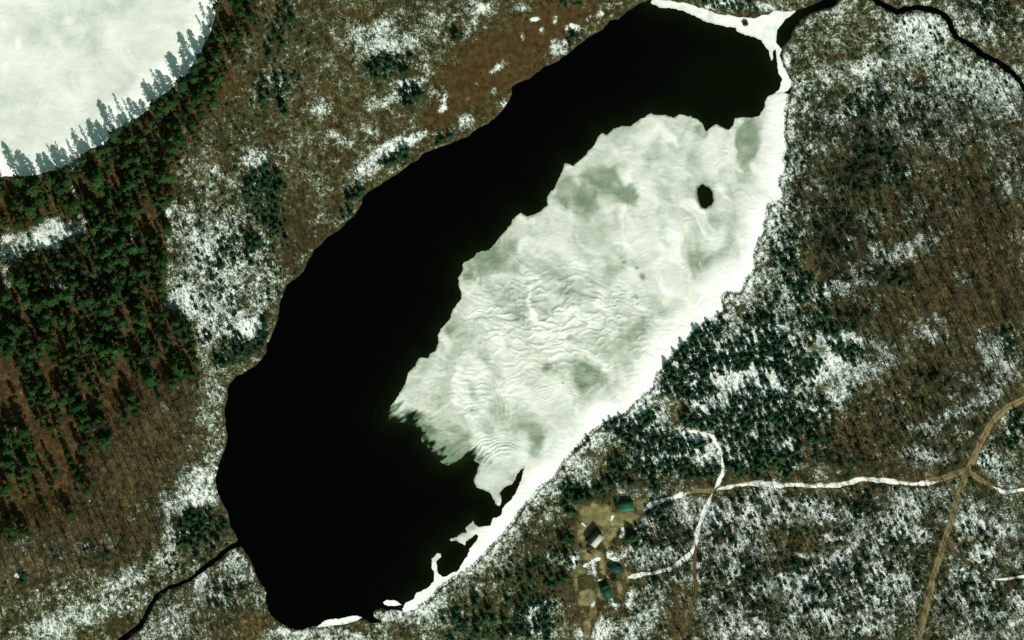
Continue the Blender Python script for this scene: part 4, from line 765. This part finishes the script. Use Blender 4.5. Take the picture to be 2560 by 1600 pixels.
for k, (x, y, s) in enumerate(SHORE):
    pos = ['topmost', 'second', 'third', 'fourth', 'fifth', 'sixth', 'seventh', 'eighth', 'ninth', 'tenth', 'eleventh', 'twelfth', 'thirteenth', 'fourteenth', 'fifteenth', 'sixteenth', 'seventeenth', 'eighteenth', 'nineteenth'][k]
    tree('shore_pine', SHOREP, 'crown', x, y, s, .8 + .3 * random.random(), f'bank pine with long shadow on the frozen lake, {pos} from the top', 'pine tree', 'pines along the frozen lake bank')
pw.sort(key=lambda t: -t[2])
ZONES = [('north', lambda x, y: y < 300 and x > 330, 'pine in the narrow stand behind the frozen lake bank, north of the bend', 'pines behind the frozen lake bank'),
         ('upper', lambda x, y: y < 560, 'dark pine in the upper part of the dense western stand', 'pines in the upper western stand'),
         ('mid', lambda x, y: y < 860, 'dark pine in the densest middle part of the western stand', 'pines in the middle western stand'),
         ('low', lambda x, y: True, 'dark pine on the brown litter floor of the lower western stand', 'pines in the lower western stand')]
MAXI = 280
for x, y, s in pw[:MAXI]:
    z = next(z for z in ZONES if z[1](x, y)); tree('pine_tree', PINE, 'crown', x, y, s, s * random.uniform(.8, 1.2), z[2], 'pine tree', z[3])
rest = np.array(pw[MAXI:])
if len(rest): scatter_mesh('pine_wood', [arrs(c) for c, t in PINE], rest[:, 0], rest[:, 1], rest[:, 2], rest[:, 2], 'mass of smaller pines filling the dense western stand', 'pine wood', M_pine)
# --- spruces: clumps
SPR = [(965,165,42,26,0,1),(950,175,30,20,0,1),(1000,150,30,14,-20,.6),(662,455,44,40,0,1),(640,480,30,24,0,1),(668,530,34,24,0,.9),(1000,392,34,12,-28,1),(965,402,16,10,0,1),(1100,352,30,8,-25,.9),(700,212,26,38,-10,.8),(705,265,12,30,-15,1),(610,880,60,16,-30,1),(560,900,34,18,-15,1),(655,845,12,40,15,1),(590,855,30,24,0,.7),(520,840,14,24,0,.6),(620,620,60,40,0,.5),(560,660,40,24,0,.5),(690,560,30,60,0,.5),(700,740,14,24,0,.7),(890,480,24,24,-35,.7),(870,540,20,12,0,.5),(490,1330,56,46,0,1),(540,1310,30,30,0,.8),(480,1370,24,24,0,.8),(1435,95,15,20,0,1),(1430,8,30,8,0,.8),(1030,240,30,24,0,.6),(1020,215,24,12,0,.4),(1150,90,14,10,0,.7),(260,1390,20,14,0,.8),(230,1380,20,18,0,.8),(55,1450,14,14,0,.9),(300,1360,20,20,0,.7),(150,1400,20,10,0,.7),(370,1385,14,24,0,.6),(700,60,24,80,15,.5),(660,240,20,40,0,.4),(1830,14,60,10,5,.8),
       (2190,385,56,50,10,1),(2160,330,20,50,-10,.9),(2150,290,34,40,0,.8),(2240,440,30,34,0,.8),(2170,440,50,40,0,.8),(2130,290,14,20,0,.6),(2280,300,40,30,0,.4),(2330,320,40,30,0,.4),(2200,260,40,30,0,.4),(2480,30,60,40,20,.4),(2350,90,20,40,0,.2),
       (1750,880,100,60,-42,1),(1700,950,50,30,-30,1),(1830,890,100,46,-20,1),(1930,880,70,50,0,1),(1990,920,60,40,0,1),(1900,830,40,60,0,.8),(2110,870,40,14,0,.9),(2140,890,30,24,0,.8),(1830,1060,120,46,-10,.9),(1960,1020,80,40,0,1),(2010,1060,60,40,0,.9),(2050,1080,40,30,0,.7),(1890,1000,60,40,0,.7),(1740,980,50,30,0,.8),(1590,1060,60,20,-30,.9),(1540,1060,24,16,-20,.9),(1620,1110,60,34,0,.8),(1700,1110,60,30,0,.9),(1580,1170,60,30,0,.8),(1680,1160,60,30,0,.6),(1880,1150,60,40,0,.8),(1960,1150,34,34,0,.9),(2140,1150,50,20,0,.8),(2050,1140,50,20,0,.5),(1460,1100,30,16,-40,.7),(1500,1060,24,12,-30,.9),(1445,1230,44,20,10,1),(1500,1225,24,14,0,.9),(1420,1260,24,24,0,.8),(1640,1220,16,12,0,.8),(1640,1300,50,50,0,.55),(1590,1300,24,40,0,.7),(1700,1360,34,40,0,.5),(1640,1350,50,30,0,.6),(1560,1200,60,16,0,.6),(1740,1180,60,20,0,.5),
       (2150,1255,26,28,0,1),(2185,1275,10,14,0,.9),(2100,1290,12,24,-20,.7),(1880,1430,40,30,0,.9),(1860,1460,24,24,0,.9),(1960,1420,50,24,0,.5),(2140,1420,24,10,0,.7),(1770,1420,50,24,0,.6),(1800,1320,40,40,0,.5),(1850,1510,60,24,0,.7),(1900,1280,60,30,0,.3),(1680,1440,60,14,-20,.6),(1320,1440,50,20,-10,.6),(1340,1540,60,50,0,.5),(1300,1570,50,24,0,.8),(1240,1585,40,14,0,.7),(1380,1450,40,14,0,.8),(1410,1350,24,34,0,.5),(1420,1400,14,24,0,.8),(1180,1540,70,40,-20,.45),(2330,960,60,30,0,.3),(2520,860,14,60,-10,.6),(2540,1060,24,60,0,.5),(2440,1060,60,24,0,.3),(2300,1000,100,60,0,.15),(2060,800,90,40,0,.5),(2000,720,70,60,0,.4),(2110,660,60,50,0,.5),(2080,560,50,40,0,.5),(2230,690,60,24,0,.7),(2160,590,30,60,0,.3),(1980,620,50,60,0,.35),(2320,560,40,40,0,.25),(2500,1360,60,30,0,.25),(2250,1400,100,60,0,.18),(2100,1480,100,60,0,.2),(2450,1500,100,60,0,.2),(560,1500,60,40,0,.25),(1930,1060,100,50,0,.5)]
sd = dens(SPR)
spr = poisson(-20, 2580, -20, 1620, lambda X, Y: (rng.random(X.shape) < sd(X, Y) * (.35 + .9 * vnoise(X, Y, 34, 171))) & clear(X, Y, 8, 4) & (F_(c_pine, X, Y) > 0), lambda X, Y: 6.5 + 9 * rng.random(X.shape), 60000)
sw = [(x, y, random.uniform(.28, 1.2)) for x, y in spr]
FIX = [(1583,1345,1.15,2.0,'large round dark conifer east of the pale roofed cabin'),(1640,1222,.9,1.5,'dark conifer by the road north east of the largest cabin'),(1425,1280,.9,1.4,'dark conifer at the western edge of the sandy yard'),(1444,1250,1.0,1.5,'dark conifer at the northern edge of the sandy yard')]
for x, y, s, r_, lab in FIX: tree('spruce_tree', SPRUCE, 'crown', x, y, s, r_, lab, 'conifer', None)
def szone(x, y):
    if x < 1050 or (x < 1600 and y < 300): return ('young spruce in a dark clump west of the lake', 'spruces west and north of the lake')
    if y < 520: return ('dark green spruce in the clump on the north eastern slope', 'spruces on the north eastern slope')
    if y < 1215 and x > 1440: return ('dark green spruce in the belt between the eastern shore and the snowy road', 'spruces in the eastern belt')
    return ('spruce scattered in the snowy woods round the cabins and south of the road', 'spruces in the southern woods')
sw.sort(key=lambda t: -t[2])
MAXS = 290
for x, y, s in sw[:MAXS]: z = szone(x, y); tree('spruce_tree', SPRUCE, 'crown', x, y, s * .72, s * random.uniform(.9, 1.25), z[0], 'spruce tree', z[1])
rest = np.array(sw[MAXS:])
if len(rest): scatter_mesh('spruce_thicket', [arrs(c) for c, t in SPRUCE], rest[:, 0], rest[:, 1], rest[:, 2] * 1.15, rest[:, 2] * .75, 'thicket of small spruces round the lake and cabins', 'spruce thicket', M_spruce)
# --- leafless hardwoods with long thin shadows
BZ = [[(230,1070),(420,960),(510,920),(520,1000),(480,1180),(430,1350),(330,1440),(100,1440),(-30,1420),(-30,1345),(190,1280)],
      [(2050,330),(2200,290),(2590,250),(2590,960),(2440,1000),(2250,960),(2120,820),(1990,560)],
      [(1640,1250),(2400,1225),(2590,1200),(2590,1630),(1560,1630)],
      [(2200,930),(2540,980),(2420,1180),(2000,1190),(2050,1060)],
      [(2380,-20),(2590,-20),(2590,200),(2440,110)],[(560,1390),(640,1450),(700,1600),(320,1630),(400,1500)]]
bare = []
for k, P in enumerate(BZ):
    xs = [p[0] for p in P]; ys = [p[1] for p in P]; ip = in_poly(P)
    r_ = (19, 27, 22, 20, 26, 30)[k]
    bare += [(x, y, random.uniform(.55, 1.15) * (1.5 if k == 1 else 1.2 if k == 0 else 1), k) for x, y in poisson(min(xs), max(xs), min(ys), max(ys), lambda X, Y: ip(X, Y) & clear(X, Y, 8, 1.5) & (rng.random(X.shape) < .8), r_, 7000)]
BL = [('leafless tree on the brown leaf covered slope south of the pine stand', 'bare trees on the western leaf slope'), ('leafless tree on the brown eastern slope casting a thin dark shadow', 'bare trees on the eastern slope'), ('leafless tree in the snowy woods south of the snowy road', 'bare trees south of the road'), ('leafless tree between the spruce belt and the gravel road', 'bare trees north of the road junction'), ('leafless tree beyond the stream in the north east corner', 'bare trees in the north east corner'), ('leafless tree on the snowy marsh south of the western stream', 'bare trees by the western stream')]
bare.sort(key=lambda t: -t[2])
MAXB = 272
for x, y in [(2455,520),(2470,600),(2490,660),(2500,720),(2530,560),(2540,640),(2402,560),(2380,622),(2420,722),(2350,640),(2462,764),(2520,782),(2390,760),(2332,560),(2440,660),(2550,742),(2505,604),(2372,700),(2300,742),(2560,850),(2478,540),(2492,800)]:
    tree('bare_tree', BARE, 'branches', x, y, random.uniform(1.7, 2.1), 1.5, 'very tall leafless tree on the brown eastern slope casting a long black streak of shadow', 'bare tree', 'tallest bare trees on the eastern slope')
for x, y, s, k in bare[:MAXB]: tree('bare_tree', BARE, 'branches', x, y, s, s * random.uniform(.8, 1.1), BL[k][0], 'bare tree', BL[k][1])
rest = np.array([b[:3] for b in bare[MAXB:]])
if len(rest):
    bs = []
    for c, t in BARE:
        a, b = arrs(c), arrs(t); bs.append((np.concatenate([a[0], b[0]]), np.concatenate([a[1], b[1] + len(a[0])]), np.concatenate([a[2], b[2] + len(a[0])])))
    scatter_mesh('bare_wood', bs, rest[:, 0], rest[:, 1], rest[:, 2], rest[:, 2], 'mass of smaller leafless trees in the eastern and southern woods', 'bare wood', M_grey_bark)
# --- low brush: stuff
SH = [shrub_mesh(70 + k, 12, .55, .9, .10) + () for k in range(5)]
SHB = [(v, None, t) for v, t in SH]
n = 120000; X = rng.uniform(-40, 2600, n); Y = rng.uniform(-40, 1640, n)
pr = .26 + .30 * vnoise(X, Y, 60, 141) + .25 * vnoise(X, Y, 18, 143)
pr *= 1 - .9 * sstep(.35, .8, F_(RUST_F, X, Y)); pr *= np.where(F_(c_pine, X, Y) < 0, .15, 1); pr *= 1 - .5 * F_(LITTER_F, X, Y)
ed = F_(c_east, X, Y); pr = np.where((ed < 60) & (F_(c_main, X, Y) > 0), pr * 1.15, pr)
k = (rng.random(n) < pr) & clear(X, Y, 3, 1); X, Y = X[k], Y[k]
# the line of alder brush that rims the eastern ice
E_ = spline(EAST, 2.2); E_ = np.repeat(E_, 2, axis=0); E_ = E_ + rng.normal(0, 1.6, E_.shape); E_ = E_[rng.random(len(E_)) < .8]
X = np.concatenate([X, E_[:, 0]]); Y = np.concatenate([Y, E_[:, 1]]); m_ = len(X)
s_ = rng.uniform(.45, 1.35, m_); s_[-len(E_):] = rng.uniform(.6, 1.1, len(E_))
scatter_mesh('brush', SHB, X, Y, s_, s_ * rng.uniform(.7, 1.4, m_), 'leafless grey brown brush scattered over the snow and marsh', 'brush', M_twig)
def sapling_mesh(seed):
    r = random.Random(seed); V = []; T = []
    def blade(p, e, w):
        an = r.uniform(0, 3.14); dx, dy = math.cos(an) * w, math.sin(an) * w; b = len(V)
        V.extend([(p[0] - dx, p[1] - dy, p[2]), (p[0] + dx, p[1] + dy, p[2]), (e[0] + dx * .4, e[1] + dy * .4, e[2]), (e[0] - dx * .4, e[1] - dy * .4, e[2])]); T.extend([(b, b + 1, b + 2), (b, b + 2, b + 3)])
        V.extend([(p[0] - dy, p[1] + dx, p[2]), (p[0] + dy, p[1] - dx, p[2]), (e[0], e[1], e[2])]); T.append((b + 4, b + 5, b + 6))
    for k in range(3):
        o = (r.gauss(0, .35), r.gauss(0, .35), -.1); e = (o[0] + r.gauss(0, .5), o[1] + r.gauss(0, .5), r.uniform(3.0, 5.5)); blade(o, e, .065)
        for j in range(4):
            f = r.uniform(.35, .95); q = tuple(o[i] + (e[i] - o[i]) * f for i in range(3)); a = r.uniform(0, 6.28); L = r.uniform(.5, 1.1)
            blade(q, (q[0] + math.cos(a) * L, q[1] + math.sin(a) * L, q[2] + L * r.uniform(.4, 1.2)), .035)
    return np.array(V, np.float32), None, np.array(T, np.int32)
n = 80000; X = rng.uniform(-40, 2600, n); Y = rng.uniform(-40, 1640, n)
pr = (.05 + .50 * sstep(.3, .75, F_(SNOW_F, X, Y))) * (.35 + 1.1 * vnoise(X, Y, 45, 151)); pr *= 1 - sstep(.3, .8, F_(RUST_F, X, Y)); pr *= np.where(F_(c_pine, X, Y) < 0, .35, 1)
pr *= np.where((F_(c_east, X, Y) < 34), .25, 1)
k = (rng.random(n) < pr) & clear(X, Y, 5, 3); X, Y = X[k], Y[k]; ss = rng.uniform(.35, 1.25, len(X))
scatter_mesh('saplings', [sapling_mesh(170 + k) for k in range(5)], X, Y, ss, ss, 'thin leafless saplings standing over the snowy scrub', 'saplings', M_twig)
n = 130000; X = rng.uniform(-20, 2580, n); Y = rng.uniform(-20, 1620, n)
GR = dens(SPR + [(580,320,120,60,-40,.15),(1200,1570,140,40,-20,.3),(2100,1430,480,190,0,.40),(2250,150,300,120,0,.10),(700,150,80,140,0,.25),(560,650,140,200,0,.22),(1300,1460,60,90,30,.25),(2100,500,150,220,0,.42),(2300,1080,240,110,0,.34),(2350,520,200,200,0,.20),(2250,260,200,70,0,.30),(1990,560,50,160,0,.35),(1340,1440,80,120,30,.4),(470,1390,120,40,-20,.3)])
k = (rng.random(n) < GR(X, Y) * .5 * (.25 + 1.3 * vnoise(X, Y, 26, 161))) & clear(X, Y, 4, 2) & (F_(c_pine, X, Y) > -30); X, Y = X[k], Y[k]; ss = rng.uniform(.5, 1.5, len(X))
scatter_mesh('evergreen_brush', [arrs(crown_mesh('bush', 1.5, 1.0, .1, 3, 4, 2, .75, 210 + k_, .7, -.1, .35, .5)) for k_ in range(4)], X, Y, ss, ss, 'low evergreen brush growing between the spruces', 'brush', M_spruce)
# a round bush on the outlet ice and one by the cabins
for px, py, r_, lab in ((1862, 57, 3.2, 'round dark bush ringed by white ice at the lake outlet'), (1533, 1443, 3.4, 'round dark bush below the small narrow cabin')):
    v, t = shrub_mesh(90, 110, .5, .55, .07); v = v * np.array([r_, r_, 2.0], np.float32)
    me = mesh_np('round_bush', v, None, t); tn = np.random.default_rng(3).random(len(v)) * .3; col_attr(me, 'tone', np.stack([tn, tn, tn, tn * 0 + 1], 1))
    o = link('round_bush', me, M_twig); o.location = at(px, py, .1); 
    if px > 1800: o.location.z = .2
    tag(o, lab, 'bush')
print('counts', len(pw), len(sw), len(bare), m_)
